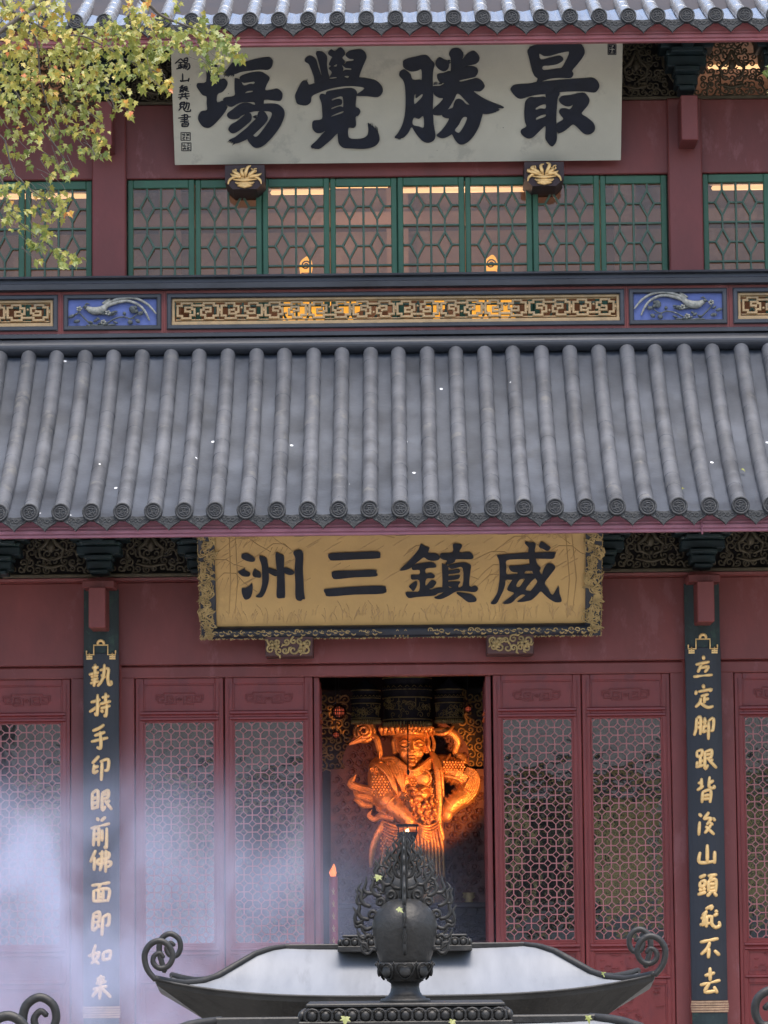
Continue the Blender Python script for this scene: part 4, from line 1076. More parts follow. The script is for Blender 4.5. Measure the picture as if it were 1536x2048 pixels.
outl(WEI, 970, 1060, 8.533); outl(ZHEN, 790, 1060, 8.533); outl(SAN, 380, 1050, 3.491); outl(ZHOU, 460, 1060, 8.533)
# incised landscape: hills, rocks, trees, grass and rain lines as shallow raised lines
rg = random.Random(21)
mD, mL = MB(), MB()
LN = lambda pts, w=.0032, t=None: (t or mD).tube([tuple(lb.w(a, b, .0005)) for a, b in pts], [w * .9, w * 1.4, w * .9], n=4, smooth=True)
def HILL(x, z, w_, h_):
    LN([(x - w_, z - h_ * rg.uniform(.7, 1)), (x - w_ * .5, z - h_ * .25), (x - w_ * .25, z), (x + w_ * .2, z - h_ * .02), (x + w_ * .5, z - h_ * .4), (x + w_, z - h_ * rg.uniform(.6, 1))])
    for k in range(4):
        a = x - w_ * .3 + k * w_ * .22
        LN([(a, z - h_ * .2), (a - w_ * .18, z - h_ * rg.uniform(.5, .8))], .0024)
for k in range(16): HILL(gc - gw + rg.uniform(.05, 2 * gw - .05), rg.uniform(.45, lb.h), rg.uniform(.12, .26), rg.uniform(.1, .22))
for k in range(70):
    x = gc + rg.uniform(-gw + .03, gw - .1); z = rg.uniform(.35, lb.h - .02); l = rg.uniform(.06, .16)
    LN([(x, z), (x + l * .5, z + l * .33), (x + l, z + l * .62)], .0026, mL)
for k in range(150):
    x = gc + rg.uniform(-gw + .03, gw - .06); z = rg.uniform(.02, .12); l = rg.uniform(.04, .12); s_ = rg.uniform(-.6, .6)
    LN([(x, z), (x + l * s_ * .4, z + l * .6), (x + l * s_, z + l)], .0028, mL)
for sx, px_ in ((-1, gc - gw * .93), (1, gc + gw * .9)):
    for k in range(2): LN([(px_ + k * .05, .12), (px_ + k * .06 + .02, .4), (px_ + k * .05 - .02 * sx, lb.h)], .0035)
    for k in range(26):
        x = px_ + rg.uniform(-.1, .4) * -sx; z = lb.h - rg.uniform(0, .1)
        mD.tube([tuple(lb.w(x + .02 * math.cos(a), z + .02 * math.sin(a), .0005)) for a in [i * 1.05 for i in range(6)]], .0026, n=4, closed=True)
build('lettering_outline', m, M_line, ls)
build('incised_landscape', mD, M_incise, ls)
build('raised_grass', mL, M_line, ls)
# frame: black with gilt scrollwork, its top end hidden behind the eave
fm_ = MB(); W_ = 30 * S(1250, -.45); wb_ = 24 * S(1255, -.42)
fo = [(gc - gw - W_, -wb_), (gc + gw + W_, -wb_), (gc + gw + W_ + .01, lb.h + .2), (gc - gw - W_ - .01, lb.h + .2)]
hole = [(gc - gw + .002, .002), (gc + gw - .002, .002), (gc + gw - .002, lb.h + .19), (gc - gw + .002, lb.h + .19)]
fm_.prism(fo, [hole], lambda a, b, d: lb.w(a, b, d), .03, -.04)
fm_.tube([tuple(lb.w(gc - gw - .02, -wb_ * .45, .02)), tuple(lb.w(gc + gw + .02, -wb_ * .45, .02))], wb_ * .5, n=12)
fr_o = build('frame', fm_, M_black, ls)
cg = MB(); rg = random.Random(9)
fl_ = (lb.N, .6)
def bscroll(a, b, r, d, st, rad, turns=1.2, dd=.032):
    sp = spiral(a, b, r, turns, st, d, .2, 12)
    cg.tube([tuple(lb.w(u_, v_, dd)) for u_, v_ in sp], [rad, rad * .8], n=5, flat=fl_)
for sx in (-1, 1):
    xa = gc + sx * (gw + W_ * .5)
    z = -wb_ * .6
    while z < lb.h + .15:
        for q in range(3):
            a = xa + rg.uniform(-.42, .42) * W_; b = z + rg.uniform(-.03, .03); r = rg.uniform(.018, .042)
            bscroll(a, b, r, rg.choice((-1, 1)), rg.uniform(0, 6), .0055, rg.uniform(.7, 1.3))
            cg.tube(catmull([tuple(lb.w(a + rg.uniform(-.05, .05), b + rg.uniform(-.05, .05), .034)) for _ in range(4)], 3), [.004, .008, .007, .002], n=5, flat=fl_)
        z += .04
    for q in range(60):                                  # fringe of small curls outside
        b = -wb_ + (lb.h + .15 + wb_) * q / 60
        bscroll(gc + sx * (gw + W_ + .004), b, .012, sx, rg.uniform(0, 6), .005, .8, .01)
    build('gilt_scrollwork', cg, M_oldgold, fr_o); cg = MB()
x = gc - gw - W_ * .6
k = 0
while x < gc + gw + W_ * .5:
    t = abs((x - gc) / gw)
    if t < .12 or .22 < t < .27:
        if t < .05: cg.tube([tuple(lb.w(x + a, -wb_ * .5 + b, .064)) for a, b in ((-.02, -.03), (-.02, .01), (0, .035), (.02, .01), (.02, -.03))], .006, n=5, flat=fl_)
        elif rg.random() < .5: cg.ball(tuple(lb.w(x, -wb_ * .4, .062)), .012, .006, .012, n=8)
        x += .07; continue
    r = rg.uniform(.018, .03)
    d = 1 if k % 2 else -1
    bscroll(x, -wb_ * .35 + rg.uniform(-.01, .012), r, d, rg.uniform(0, 6), .0062, 1.25, .066)
    cg.tube(catmull([tuple(lb.w(x + r, -wb_ * .3, .066)), tuple(lb.w(x + r + .03, -wb_ * .5 - .01 * d, .068)), tuple(lb.w(x + r + .06, -wb_ * .35, .066))], 4), [.004, .009, .004], n=5, flat=fl_)
    if rg.random() < .8: bscroll(x + .02, -wb_ * .85, .016, -d, rg.uniform(0, 6), .005, 1.1, .05)
    x += rg.uniform(.045, .07); k += 1
for q in range(110):
    bscroll(gc - gw - W_ + (2 * gw + 2 * W_) * q / 110, -wb_ - .004, .012, 1, rg.uniform(0, 6), .005, .8, .012)
build('gilt_scrollwork', cg, M_oldgold, fr_o)

# ---- couplet boards on the two columns
LEFT = [  # strokes in enlarged photo coordinates: (origin x, origin y, scale, strokes)
 (150, 1300, 5.39, [
  ((235,155),(235,290)),((205,192),(268,185)),((170,262),(272,240)),((195,275),(212,292)),((258,262),(248,285)),((195,322),(265,303)),((185,358),(272,335)),((232,290),(222,390)),((335,155),(327,270),(300,340),(262,388)),((290,218),(375,200),(370,290),(382,368),(408,362),(404,330)),((302,268),(345,295)),
  ((262,480),(258,690),(232,678)),((190,562),(290,535)),((175,665),(285,598)),((350,465),(346,575)),((310,512),(385,495)),((290,582),(400,550)),((298,628),(395,600)),((362,580),(352,705),(332,698)),((302,645),(318,672)),
  ((330,805),(280,842),(210,870)),((230,922),(340,885)),((195,988),(370,945)),((290,880),(298,1000),(290,1060),(255,1045)),
  ((275,1145),(205,1220)),((225,1235),(220,1322),(265,1300)),((225,1268),(268,1252)),((290,1205),(375,1180),(372,1285),(338,1300)),((310,1210),(302,1405)),
  ((205,1540),(205,1718)),((205,1542),(265,1522),(262,1705)),((212,1602),(255,1590)),((212,1655),(255,1642)),((205,1712),(265,1690)),((312,1540),(375,1515),(370,1588),(315,1602)),((320,1562),(365,1550)),((312,1540),(312,1720),(345,1685)),((340,1622),(412,1718)),((390,1620),(355,1652)),
  ((255,1810),(272,1838)),((345,1800),(300,1842)),((190,1922),(390,1870)),((225,1930),(216,2110)),((225,1937),(275,1925),(272,2112)),((228,1990),(268,1980)),((228,2045),(268,2035)),((312,1940),(310,2060)),((360,1920),(356,2120),(335,2115))]),
 (150, 1660, 5.28, [
  ((235,215),(180,340)),((225,290),(220,425)),((275,252),(370,240),(365,295),(270,312),(265,360),(385,335),(390,372),(355,392)),((305,220),(298,350),(282,430)),((345,215),(340,445)),
  ((195,587),(385,555)),((285,575),(270,612)),((215,640),(214,755)),((222,640),(375,625),(362,755)),((270,640),(265,740)),((315,640),(312,740)),((275,682),(310,676)),((275,718),(310,712)),((215,752),(350,745)),
  ((220,882),(275,870),(270,965),(225,975)),((225,922),(265,915)),((215,880),(205,1055),(270,1010)),((255,990),(275,1030)),((312,922),(375,895),(372,995),(345,1010)),((312,920),(302,1115)),
  ((235,1215),(205,1345),(272,1415)),((275,1290),(250,1355),(190,1410)),((160,1332),(282,1290)),((315,1300),(315,1380)),((315,1298),(390,1280),(380,1370)),((320,1372),(380,1360)),
  ((250,1572),(330,1555)),((240,1622),(345,1600)),((255,1585),(265,1605)),((320,1575),(310,1595)),((210,1682),(355,1650)),((290,1535),(286,1670),(278,1785)),((270,1672),(200,1760)),((300,1672),(395,1765))])]
RIGHT = [
 (1360, 1290, 5.54, [
  ((245,120),(250,160)),((165,217),(310,185)),((225,215),(185,300)),((215,255),(300,240),(262,300)),((140,350),(345,328)),
  ((245,440),(250,478)),((168,508),(163,548)),((195,517),(330,490),(312,512)),((220,568),(300,545)),((258,555),(258,640)),((265,602),(305,592)),((218,588),(205,640),(160,687)),((205,635),(290,690),(355,675)),
  ((172,810),(165,930),(145,1000)),((175,815),(215,805),(212,992)),((178,866),(208,860)),((178,916),(208,910)),((240,852),(282,840)),((262,805),(262,890)),((235,907),(290,892)),((260,895),(240,960),(285,945)),((305,838),(357,815),(352,935),(325,950)),((305,840),(301,1045)),
  ((175,1178),(230,1165),(225,1222),(180,1232),(175,1180)),((215,1232),(210,1340)),((215,1287),(242,1280)),((180,1290),(176,1345)),((165,1352),(247,1330)),((270,1182),(335,1165),(330,1240),(275,1257)),((277,1217),(325,1205)),((265,1180),(263,1365),(298,1330)),((300,1265),(392,1360)),((350,1265),(315,1297)),
  ((225,1480),(225,1592)),((190,1532),(228,1520)),((180,1608),(245,1562)),((315,1460),(310,1572),(365,1580),(360,1555)),((357,1500),(312,1535)),((240,1625),(230,1745)),((240,1627),(325,1610),(320,1745)),((247,1672),(312,1660)),((247,1707),(312,1700)),
  ((200,1870),(225,1900)),((205,1960),(196,2105)),((305,1855),(250,1930)),((250,1930),(330,1920),(285,1990)),((355,1915),(375,1948)),((310,1965),(350,1992)),((330,1995),(262,2085)),((272,2010),(365,2098))]),
 (1360, 1640, 5.02, [
  ((262,250),(262,420)),((190,325),(186,425),(330,415)),((337,315),(335,435)),
  ((185,577),(245,552)),((195,620),(237,610),(233,655),(192,667),(192,622)),((186,690),(200,715)),((237,680),(222,712)),((170,748),(247,725)),((270,562),(357,548)),((307,565),(290,602)),((275,612),(275,720)),((275,612),(347,600),(345,720)),((282,647),(340,640)),((282,687),(340,680)),((278,722),(345,712)),((295,725),(262,765)),((332,730),(357,765)),
  ((248,892),(310,865),(295,902)),((215,962),(258,915)),((345,908),(362,930)),((200,987),(302,965)),((245,930),(216,1062)),((257,970),(252,1075)),((190,1052),(285,1035)),((310,960),(306,1040),(345,1077),(386,1060),(380,1020)),((330,962),(367,940)),
  ((195,1227),(372,1190)),((287,1230),(260,1292),(200,1350)),((280,1290),(272,1385)),((335,1312),(385,1357)),
  ((290,1485),(290,1610)),((240,1562),(335,1535)),((195,1657),(390,1610)),((282,1640),(240,1725),(347,1715)),((330,1675),(362,1737))])]
def couplet(sx, data, label):
    cx_ = sx * BAY
    Rb = .30; hw = 36 * S(1600, -.25)
    z1, z0, zb0 = H(1172, -.25), H(2031, -.25), FLOOR + .15
    zcl0, zcl1 = H(2007, -.25), H(2031, -.25)
    t = empty('couplet_board', (cx_, -.24, zb0), label, 'couplet board', 'couplet boards on the columns')
    yf = lambda x: -.24 + (Rb - math.sqrt(max(1e-6, Rb * Rb - (x - cx_) ** 2)))
    def curved(m, xa, xb, za, zb_, d0, d1, mi=0, n=8):
        vs = []
        for i in range(n + 1):
            x = xa + (xb - xa) * i / n
            for z in (za, zb_): vs += [(x, yf(x) - d0, z), (x, yf(x) - d1, z)]
        fs = []
        for i in range(n):
            a, b_ = i * 4, i * 4 + 4
            fs += [(a, b_, b_ + 2, a + 2), (a + 1, a + 3, b_ + 3, b_ + 1), (a, a + 1, b_ + 1, b_), (a + 2, b_ + 2, b_ + 3, a + 3)]
        fs += [(0, 2, 3, 1), (n * 4, n * 4 + 1, n * 4 + 3, n * 4 + 2)]
        m.add(vs, fs, mi)
    m = MB(); curved(m, cx_ - hw, cx_ + hw, zcl0 + .001, H(1300, -.25), 0, -.035)
    build('board', m, M_couplet, t, bevel=.004)
    m = MB(); curved(m, cx_ - hw * .98, cx_ + hw * .98, H(1300, -.25) + .002, z1, -.004, -.035); mf = MB(); curved(mf, cx_ - hw * .97, cx_ + hw * .97, zb0, zcl1 - .001, -.003, -.035)
    build('foot_panel', mf, M_coupend, t)
    build('head_panel', m, M_coupend, t)
    m = MB()
    for k in range(5):
        a = zcl1 + (zcl0 - zcl1) * k / 5
        curved(m, cx_ - hw * (1.06 - .02 * abs(k - 2)), cx_ + hw * (1.06 - .02 * abs(k - 2)), a + .003, a + (zcl0 - zcl1) / 5 - .002, .008 + .006 * (k % 2), -.01)
    build('gilt_base_moulding', m, M_pale, t)
    m = MB(); s_ = S(1290, -.25)
    zq = lambda py: H(py, -.25)
    for q in (((-29, 1295), (-29, 1303), (-14, 1303), (-14, 1284), (14, 1284), (14, 1303), (29, 1303), (29, 1295)),):
        pts = [(cx_ + a * s_, yf(cx_ + a * s_) - .006, zq(b_)) for a, b_ in q]
        m.tube(pts, .008, n=6, smooth=False)
    for sg in (-1, 1):
        for b_ in (1307, 1311): m.box(cx_ + sg * 23 * s_ - 6 * s_, cx_ + sg * 23 * s_ + 6 * s_, yf(cx_ + sg * 23 * s_) - .012, yf(cx_) + .04, zq(b_ + 1.6), zq(b_ - 1.6))
        m.tube([(cx_ + sg * 23 * s_, yf(cx_ + sg * 23 * s_) - .008, zq(1309)), (cx_ + sg * 23 * s_, yf(cx_ + sg * 23 * s_) - .008, zq(1300))], .006, n=5)
    for q in range(7):
        a = R(q * 30)
        m.ball((cx_ + 6 * s_ * math.cos(a), yf(cx_) - .006, zq(1280) + 5 * s_ * math.sin(a)), .014, .008, .014, n=7)
    build('gilt_clasp', m, M_gold, t)
    m = MB()
    sh = cx_ - (at(204.5 if sx < 0 else 1404.5, 1310, -.26).x)
    for ox, oy, sc, st in data:
        pl = lambda x, y: (lambda v: Vector((v.x + sh, yf(v.x + sh) - .003, v.z)))(at(ox + x / sc, oy + y / sc, -.24))
        for q in st: stroke_t(m, q, 38 / sc * S(1600, -.25), pl, n=8, flat=(Vector((0, 1, 0)), .55), tip=.8)
    build('lettering', m, M_gold, t)
M_couplet = pmat('dark_blue_lacquer', (0.013, 0.016, 0.024), 0.45, var=.25, vs=5, bump=.06, bs=50, speck=(.5, .5, .48), speck_s=10, speck_t=.012)
M_coupend = pmat('faded_dark_green_lacquer', (0.012, 0.024, 0.025), 0.6, var=.35, vs=7, wear=(0.03, .07, .05), wear_s=8, wear_t=.54, speck=(.4, .38, .34), speck_s=14, speck_t=.05)
M_pale = pmat('pale_gilt_moulding', (0.44, 0.28, 0.17), 0.6, metal=.2, var=.25, vs=20, bump=.5, bs=80)
couplet(-1, LEFT, 'dark blue board of eleven gilt characters beside the smoke, the topmost one is 執')
couplet(1, RIGHT, 'dark blue board of eleven gilt characters clear of smoke, the topmost one is 立')
M_lant = pmat('lit_red_shade', (.5, .08, .05), .5, var=.3, vs=30)
_q = M_lant.node_tree.nodes['Principled BSDF']; _q.inputs['Emission Color'].default_value = (1, .16, .07, 1); _q.inputs['Emission Strength'].default_value = .25
# ================================================================== INSIDE THE HALL
def settle(o, voxel, smooth=6):
    """fuse the overlapping volumes of a mesh into one continuous skin"""
    r_ = o.modifiers.new('fuse', 'REMESH'); r_.mode = 'VOXEL'; r_.voxel_size = voxel; r_.use_smooth_shade = True
    if smooth:
        s_ = o.modifiers.new('smooth', 'SMOOTH'); s_.iterations = smooth; s_.factor = .5
    dg = bpy.context.evaluated_depsgraph_get(); dg.update()
    me = bpy.data.meshes.new_from_object(o.evaluated_get(dg))
    old = o.data; o.modifiers.clear(); o.data = me; bpy.data.meshes.remove(old)
YS = 3.3
ks = S(1500, YS) / 4.151
P4 = lambda zx, zy, d=0.0: at(620 + zx / 4.151, 1340 + zy / 4.151, YS) + Vector((0, -d, 0))
fy = lambda q: (Vector((0, 1, 0)), q)
zped = P4(850, 2750).z
st = empty('guardian_statue', (P4(850, 2750).x, YS, FLOOR), 'gilded guardian statue in armour lit orange inside the open doorway', 'statue')
def tb4(m, pts, rad, n=10, fl=None, k=4, mi=0):
    p = catmull([tuple(P4(*q)) for q in pts], k) if len(pts) > 2 else [tuple(P4(*q)) for q in pts]
    m.tube(p, [r_ * ks for r_ in rad], n=n, flat=fl, mi=mi)
m = MB()
tb4(m, [(850, 790), (850, 880), (855, 1010), (870, 1200), (860, 1400), (850, 1800), (850, 2300), (850, 2740)], [165, 232, 245, 222, 255, 285, 300, 320], 18, fy(.62))
m.ball(P4(590, 815, .02), 110 * ks, 95 * ks, 100 * ks); m.ball(P4(1085, 790, .02), 105 * ks, 95 * ks, 95 * ks)
tb4(m, [(585, 820, .03), (572, 940, .1), (600, 1050, .16), (640, 1085, .2)], [100, 95, 90, 85])
tb4(m, [(630, 1075, .2), (740, 1180, .27), (850, 1285, .3)], [88, 72, 46])
tb4(m, [(1080, 790, .02), (1210, 850, .05), (1330, 925, .06)], [100, 108, 92])
tb4(m, [(1340, 940, .06), (1290, 1040, .12), (1200, 1110, .18), (1140, 1180, .2)], [92, 90, 78, 60])
m.ball(P4(1135, 1215, .2), 52 * ks, 50 * ks, 62 * ks)
tb4(m, [(838, 770), (838, 850)], [85, 100], 12)
for q in range(4): tb4(m, [(800 + q * 26, 1290, .33), (812 + q * 26, 1325, .36), (806 + q * 26, 1350, .33)], [15, 14, 11], 6)
bo = build('body', m, M_statue, st); settle(bo, .014, 4)
# head
m = MB(); h0 = .06
m.ball(P4(838, 620, h0), 118 * ks, 124 * ks, 140 * ks, n=24); m.ball(P4(840, 680, h0 + .02), 100 * ks, 104 * ks, 118 * ks, n=20); m.ball(P4(842, 752, h0 + .05), 66 * ks, 62 * ks, 56 * ks, n=16)
tb4(m, [(843, 590, h0 + .145), (845, 640, h0 + .165), (846, 688, h0 + .19)], [10, 15, 24], 8)
for sx in (-1, 1):
    m.ball(P4(845 + sx * 22, 692, h0 + .165), 17 * ks, 18 * ks, 13 * ks, n=8)
    tb4(m, [(845 + sx * 22, 600, h0 + .15), (845 + sx * 62, 582, h0 + .135), (845 + sx * 105, 602, h0 + .075)], [8, 10, 6], 6)
    m.ball(P4(845 + sx * 62, 626, h0 + .122), 36 * ks, 22 * ks, 17 * ks, n=10)
    tb4(m, [(845 + sx * 28, 632, h0 + .145), (845 + sx * 62, 642, h0 + .14), (845 + sx * 96, 630, h0 + .1)], [5, 7, 5], 6)
    m.ball(P4(845 + sx * 62, 695, h0 + .085), 38 * ks, 30 * ks, 44 * ks, n=10)
    tb4(m, [(838 + sx * 128, 560, .05), (838 + sx * 142, 600, .05), (838 + sx * 136, 660, .06), (838 + sx * 128, 690, .06)], [18, 24, 20, 26], 8)
tb4(m, [(798, 738, h0 + .12), (825, 728, h0 + .148), (845, 732, h0 + .152), (865, 728, h0 + .148), (892, 738, h0 + .12)], [6, 13, 11, 13, 6], 7)
tb4(m, [(808, 750, h0 + .125), (845, 758, h0 + .148), (882, 750, h0 + .125)], [7, 15, 7], 7)
m.ball(P4(843, 790, h0 + .105), 42 * ks, 34 * ks, 30 * ks, n=10)
he = build('head', m, M_statue, st); settle(he, .005, 2)
m = MB()
for sx in (-1, 1):
    tb4(m, [(845 + sx * 20, 606, h0 + .165), (845 + sx * 60, 584, h0 + .155), (845 + sx * 104, 604, h0 + .1)], [3, 4.5, 2.5], 5)
    tb4(m, [(845 + sx * 26, 638, h0 + .145), (845 + sx * 62, 650, h0 + .147), (845 + sx * 98, 634, h0 + .105)], [2.5, 4.5, 2.5], 5)
tb4(m, [(800, 742, h0 + .125), (845, 744, h0 + .158), (890, 742, h0 + .125)], [2, 3.5, 2], 5)
build('face_lines', m, M_crease, he)
# crown
m = MB(); rg = random.Random(3)
tb4(m, [(705, 560, .03), (740, 540, .14), (838, 528, .21), (940, 540, .14), (972, 560, .03)], [20, 22, 26, 22, 20], 8)
for i in range(13):
    x = 600 + i * 34; d = .19 - abs(i - 6.5) * .022
    tb4(m, [(x, 540, d), (x + rg.uniform(-20, 20), 490, d + .04), (x + rg.uniform(-16, 16), 436 + abs(i - 6) * 4, d)], [14, 24, 4], 7)
    tb4(m, [(x + 14, 545, d + .03), (x + 22, 515, d + .06), (x + 10, 490, d + .05)], [6, 10, 3], 6)
    m.tube([(P4(a, b, d + .03)) for a, b in spiral(x, 500, 22, 1.2, i, 1 if i % 2 else -1)], 6 * ks, n=5)
for i in range(9): m.ball(P4(720 + i * 28, 548, .2 - abs(i - 4) * .03), 11 * ks)
build('crown', m, M_statue, st)
# scarf, ribbons and sleeves
m = MB()
for q in range(5):
    o = q * 20
    tb4(m, [(590 - o, 745 + o, .06), (690, 735 + o, .13 + .01 * q), (780, 800 + o * .7, .19), (850, 845 + o * .55, .22), (930, 800 + o * .7, .19), (1010, 735 + o, .12), (1070 + o, 740 + o, .06)], [16, 17, 16, 15, 16, 17, 14], 7)
for q in range(4): tb4(m, [(660 + q * 24, 770, .16), (700 + q * 22, 860, .2), (745 + q * 10, 950, .22), (770 + q * 4, 1020, .2)], [14, 18, 15, 8], 7)
tb4(m, [(1010, 690, .1), (1050, 800, .18), (1065, 950, .2), (1072, 1120, .2), (1062, 1280, .2), (1090, 1420, .16)], [22, 28, 30, 28, 34, 22], 8, fy(.4))
tb4(m, [(1035, 700, .1), (1085, 820, .17), (1100, 980, .17), (1110, 1140, .14)], [10, 16, 14, 8], 6)
tb4(m, [(985, 540, .02), (1060, 510, .05), (1160, 520, .06), (1225, 590, .04), (1205, 690, 0), (1270, 730, .02), (1295, 830, .04)], [24, 30, 34, 32, 26, 30, 20], 8, fy(.4))
tb4(m, [(1000, 515, .04), (1080, 535, .08), (1140, 520, .09), (1190, 470, .06)], [12, 18, 20, 10], 7)
tb4(m, [(960, 520, .06), (950, 600, .06), (1000, 690, .08), (1030, 620, .06), (1010, 540, .05)], [14, 20, 20, 16, 10], 7, fy(.6))
tb4(m, [(980, 540, .08), (985, 640, .1), (1010, 700, .08)], [8, 12, 8], 6)
for r_, w_ in ((92, 24), (62, 20), (32, 16)):
    tb4(m, [(a, b, .02 + (92 - r_) * .0012) for a, b in spiral(448, 508, r_, .95, 2.2 + r_ * .03, 1, .75, 12)], [w_ * .6, w_, w_ * .5], 7, k=2)
tb4(m, [(500, 540, .03), (550, 570, .05), (575, 650, .05), (592, 750, .06)], [24, 28, 26, 20], 8, fy(.5)); tb4(m, [(515, 545, .06), (560, 600, .08), (580, 740, .08)], [7, 9, 6], 5)
tb4(m, [(460, 570, .05), (400, 590, .05), (325, 622, .04)], [24, 22, 7], 7, fy(.5)); tb4(m, [(440, 545, .07), (380, 585, .07), (330, 610, .05)], [8, 9, 4], 5)
for pts, rad in [([(600, 1075, .2), (500, 1010, .16), (410, 985, .12), (340, 950, .1), (375, 885, .1)], [40, 42, 38, 36, 8]),
                 ([(560, 1110, .18), (470, 1060, .14), (400, 1050, .12), (365, 1000, .1)], [30, 40, 30, 6]),
                 ([(520, 1130, .16), (450, 1125, .12), (400, 1090, .12), (368, 1070, .1)], [18, 32, 24, 6]),
                 ([(700, 1230, .22), (600, 1215, .18), (540, 1245, .15), (490, 1215, .14), (505, 1180, .14)], [42, 36, 26, 18, 7]),
                 ([(640, 1190, .22), (580, 1150, .18), (545, 1100, .16)], [34, 36, 8])]:
    tb4(m, pts, rad, 8, fy(.45))
    tb4(m, [(a + 10, b - 14, d + .035) for a, b, d in pts], [max(3, q * .22) for q in rad], 5)
    tb4(m, [(a - 4, b + 16, d + .035) for a, b, d in pts], [max(3, q * .2) for q in rad], 5)
for q in range(7):
    o = q * 17
    tb4(m, [(1300 - o * .3, 815 + o * .5, .17), (1375 - o * .5, 850 + o * .4, .17), (1398 - o * .9, 940, .18), (1365 - o * 1.0, 1040 - o * .2, .2), (1290 - o * .8, 1120 - o * .3, .22)], [5, 12, 13, 12, 4], 7)
for q in range(19):
    x = 610 + q * 26
    y0 = 1430 if x < 735 else 1275 + (q % 3) * 14
    e = .2 + .06 * (1 - ((x - 850) / 260) ** 2)
    tb4(m, [(x + (850 - x) * .06, y0, e), (x - 3, y0 + 90, e + .03), (x + (x - 850) * .08, y0 + 200, e + .04), (x + (x - 850) * .14, 1720, e + .05)], [6, 13, 15, 12], 6)
for q in range(6):                                         # swags of cloth across the hips
    tb4(m, [(600, 1255 + q * 24, .2), (700, 1300 + q * 26, .27), (800, 1300 + q * 20, .3), (870, 1270 + q * 12, .28)], [6, 13, 12, 5], 6)
    tb4(m, [(1085, 1250 + q * 24, .2), (1000, 1300 + q * 26, .27), (930, 1300 + q * 18, .3), (880, 1272 + q * 12, .28)], [6, 13, 12, 5], 6)
for q in range(5):                                         # folds over the left upper arm and across the chest
    tb4(m, [(505 + q * 16, 770 - q * 4, .12), (560 + q * 24, 800 + q * 6, .2), (640 + q * 16, 880 + q * 16, .24), (690 + q * 10, 990 + q * 16, .25)], [5, 11, 11, 4], 6)
tb4(m, [(610, 1270, .2), (560, 1380, .2), (520, 1500, .17), (505, 1640, .15)], [22, 34, 30, 14], 8, fy(.5))
tb4(m, [(1060, 1270, .2), (1095, 1400, .2), (1060, 1450, .2)], [26, 24, 8], 8, fy(.5))
build('drapery', m, M_statue, st)
# armour
m = MB()
def scales(x0, x1, y0, y1, dfn, r_=13):
    j = 0; y = y0
    while y < y1:
        x = x0 + (r_ if j % 2 else 0)
        while x < x1:
            m.ball(P4(x, y, dfn(x, y)), r_ * ks, r_ * .7 * ks, r_ * 1.1 * ks, n=6); x += r_ * 2
        y += r_ * 1.7; j += 1
scales(520, 690, 890, 1060, lambda x, y: .165 + .06 * (1 - ((x - 595) / 110) ** 2) + (y - 890) * .0004)
scales(775, 880, 895, 975, lambda x, y: .165 + .03 * (1 - ((x - 850) / 200) ** 2))
scales(985, 1062, 860, 1000, lambda x, y: .145)
scales(1110, 1290, 770, 850, lambda x, y: .175, 12)
scales(595, 730, 1400, 1560, lambda x, y: .235, 13)
m.ball(P4(775, 925, .175), 62 * ks, 30 * ks, 60 * ks, n=16)
m.ball(P4(930, 905, .17), 72 * ks, 34 * ks, 72 * ks, n=18)
m.tube([P4(930 + 74 * math.cos(a), 905 + 74 * math.sin(a), .185) for a in [i * .35 for i in range(18)]], 9 * ks, n=6, closed=True)
tb4(m, [(1090, 880, .14), (1200, 900, .15), (1290, 950, .13)], [16, 20, 14], 7); tb4(m, [(1130, 860, .14), (1230, 900, .16), (1310, 900, .13)], [8, 10, 8], 6)
m.ball(P4(915, 1040, .2), 88 * ks, 60 * ks, 62 * ks, n=12); m.ball(P4(900, 1075, .26), 48 * ks, 40 * ks, 34 * ks, n=10)
def cuff(zx, zy, d, ang, r_, w=6):
    ax = Vector((math.cos(ang), 0, math.sin(ang)))
    c = P4(zx, zy, d)
    m.tube([c + (ax * math.cos(t) + Vector((0, -1, 0)) * math.sin(t)) * r_ * ks for t in [i * 2 * math.pi / 18 for i in range(18)]], w * ks, n=6, closed=True)
for i in range(7): cuff(1110 + i * 36, 800 + i * 20, .03 + i * .004, R(62), 108 - i * 2, 8 if i % 3 else 13)
for i in range(5): cuff(1300 - i * 34, 1020 + i * 26, .1 + i * .02, R(-52), 94 - i * 6, 7 if i % 2 else 11)
for i in range(6): cuff(585 + i * 3, 850 + i * 36, .05 + i * .02, R(4), 101 - i * 2, 9 if i % 2 else 6)
for i in range(7): cuff(660 + i * 27, 1105 + i * 26, .21 + i * .012, R(46), 86 - i * 6, 8 if i % 2 else 12)
for sx in (-1, 1):
    tb4(m, [(905 + sx * 18, 1010, .27), (905 + sx * 55, 985, .25), (905 + sx * 95, 1005, .2)], [13, 18, 8], 7); m.ball(P4(905 + sx * 40, 1022, .27), 15 * ks)
    for q in range(4): m.tube([P4(a, b, .2) for a, b in spiral(905 + sx * (90 + 8 * q), 985 + q * 34, 24, 1.2, q, sx)], 7 * ks, n=5)
rg = random.Random(12)
for q in range(30):
    a, b = rg.uniform(845, 1045), rg.uniform(1105, 1275)
    m.tube([P4(u_, v_, .22 + rg.uniform(0, .04)) for u_, v_ in spiral(a, b, rg.uniform(16, 34), 1.1, rg.uniform(0, 6), rg.choice((-1, 1)))], rg.uniform(6, 10) * ks, n=5)
    tb4(m, [(a, b, .24), (a + rg.uniform(-30, 30), b - 30, .27), (a + rg.uniform(-30, 30), b - 60, .23)], [8, 16, 4], 6)
for q in range(26):
    m.tube([P4(u_, v_, .15 + .03 * rg.random()) for u_, v_ in spiral(rg.uniform(505, 720), rg.uniform(780, 880), rg.uniform(14, 26), 1.1, rg.uniform(0, 6), rg.choice((-1, 1)))], 6 * ks, n=5)
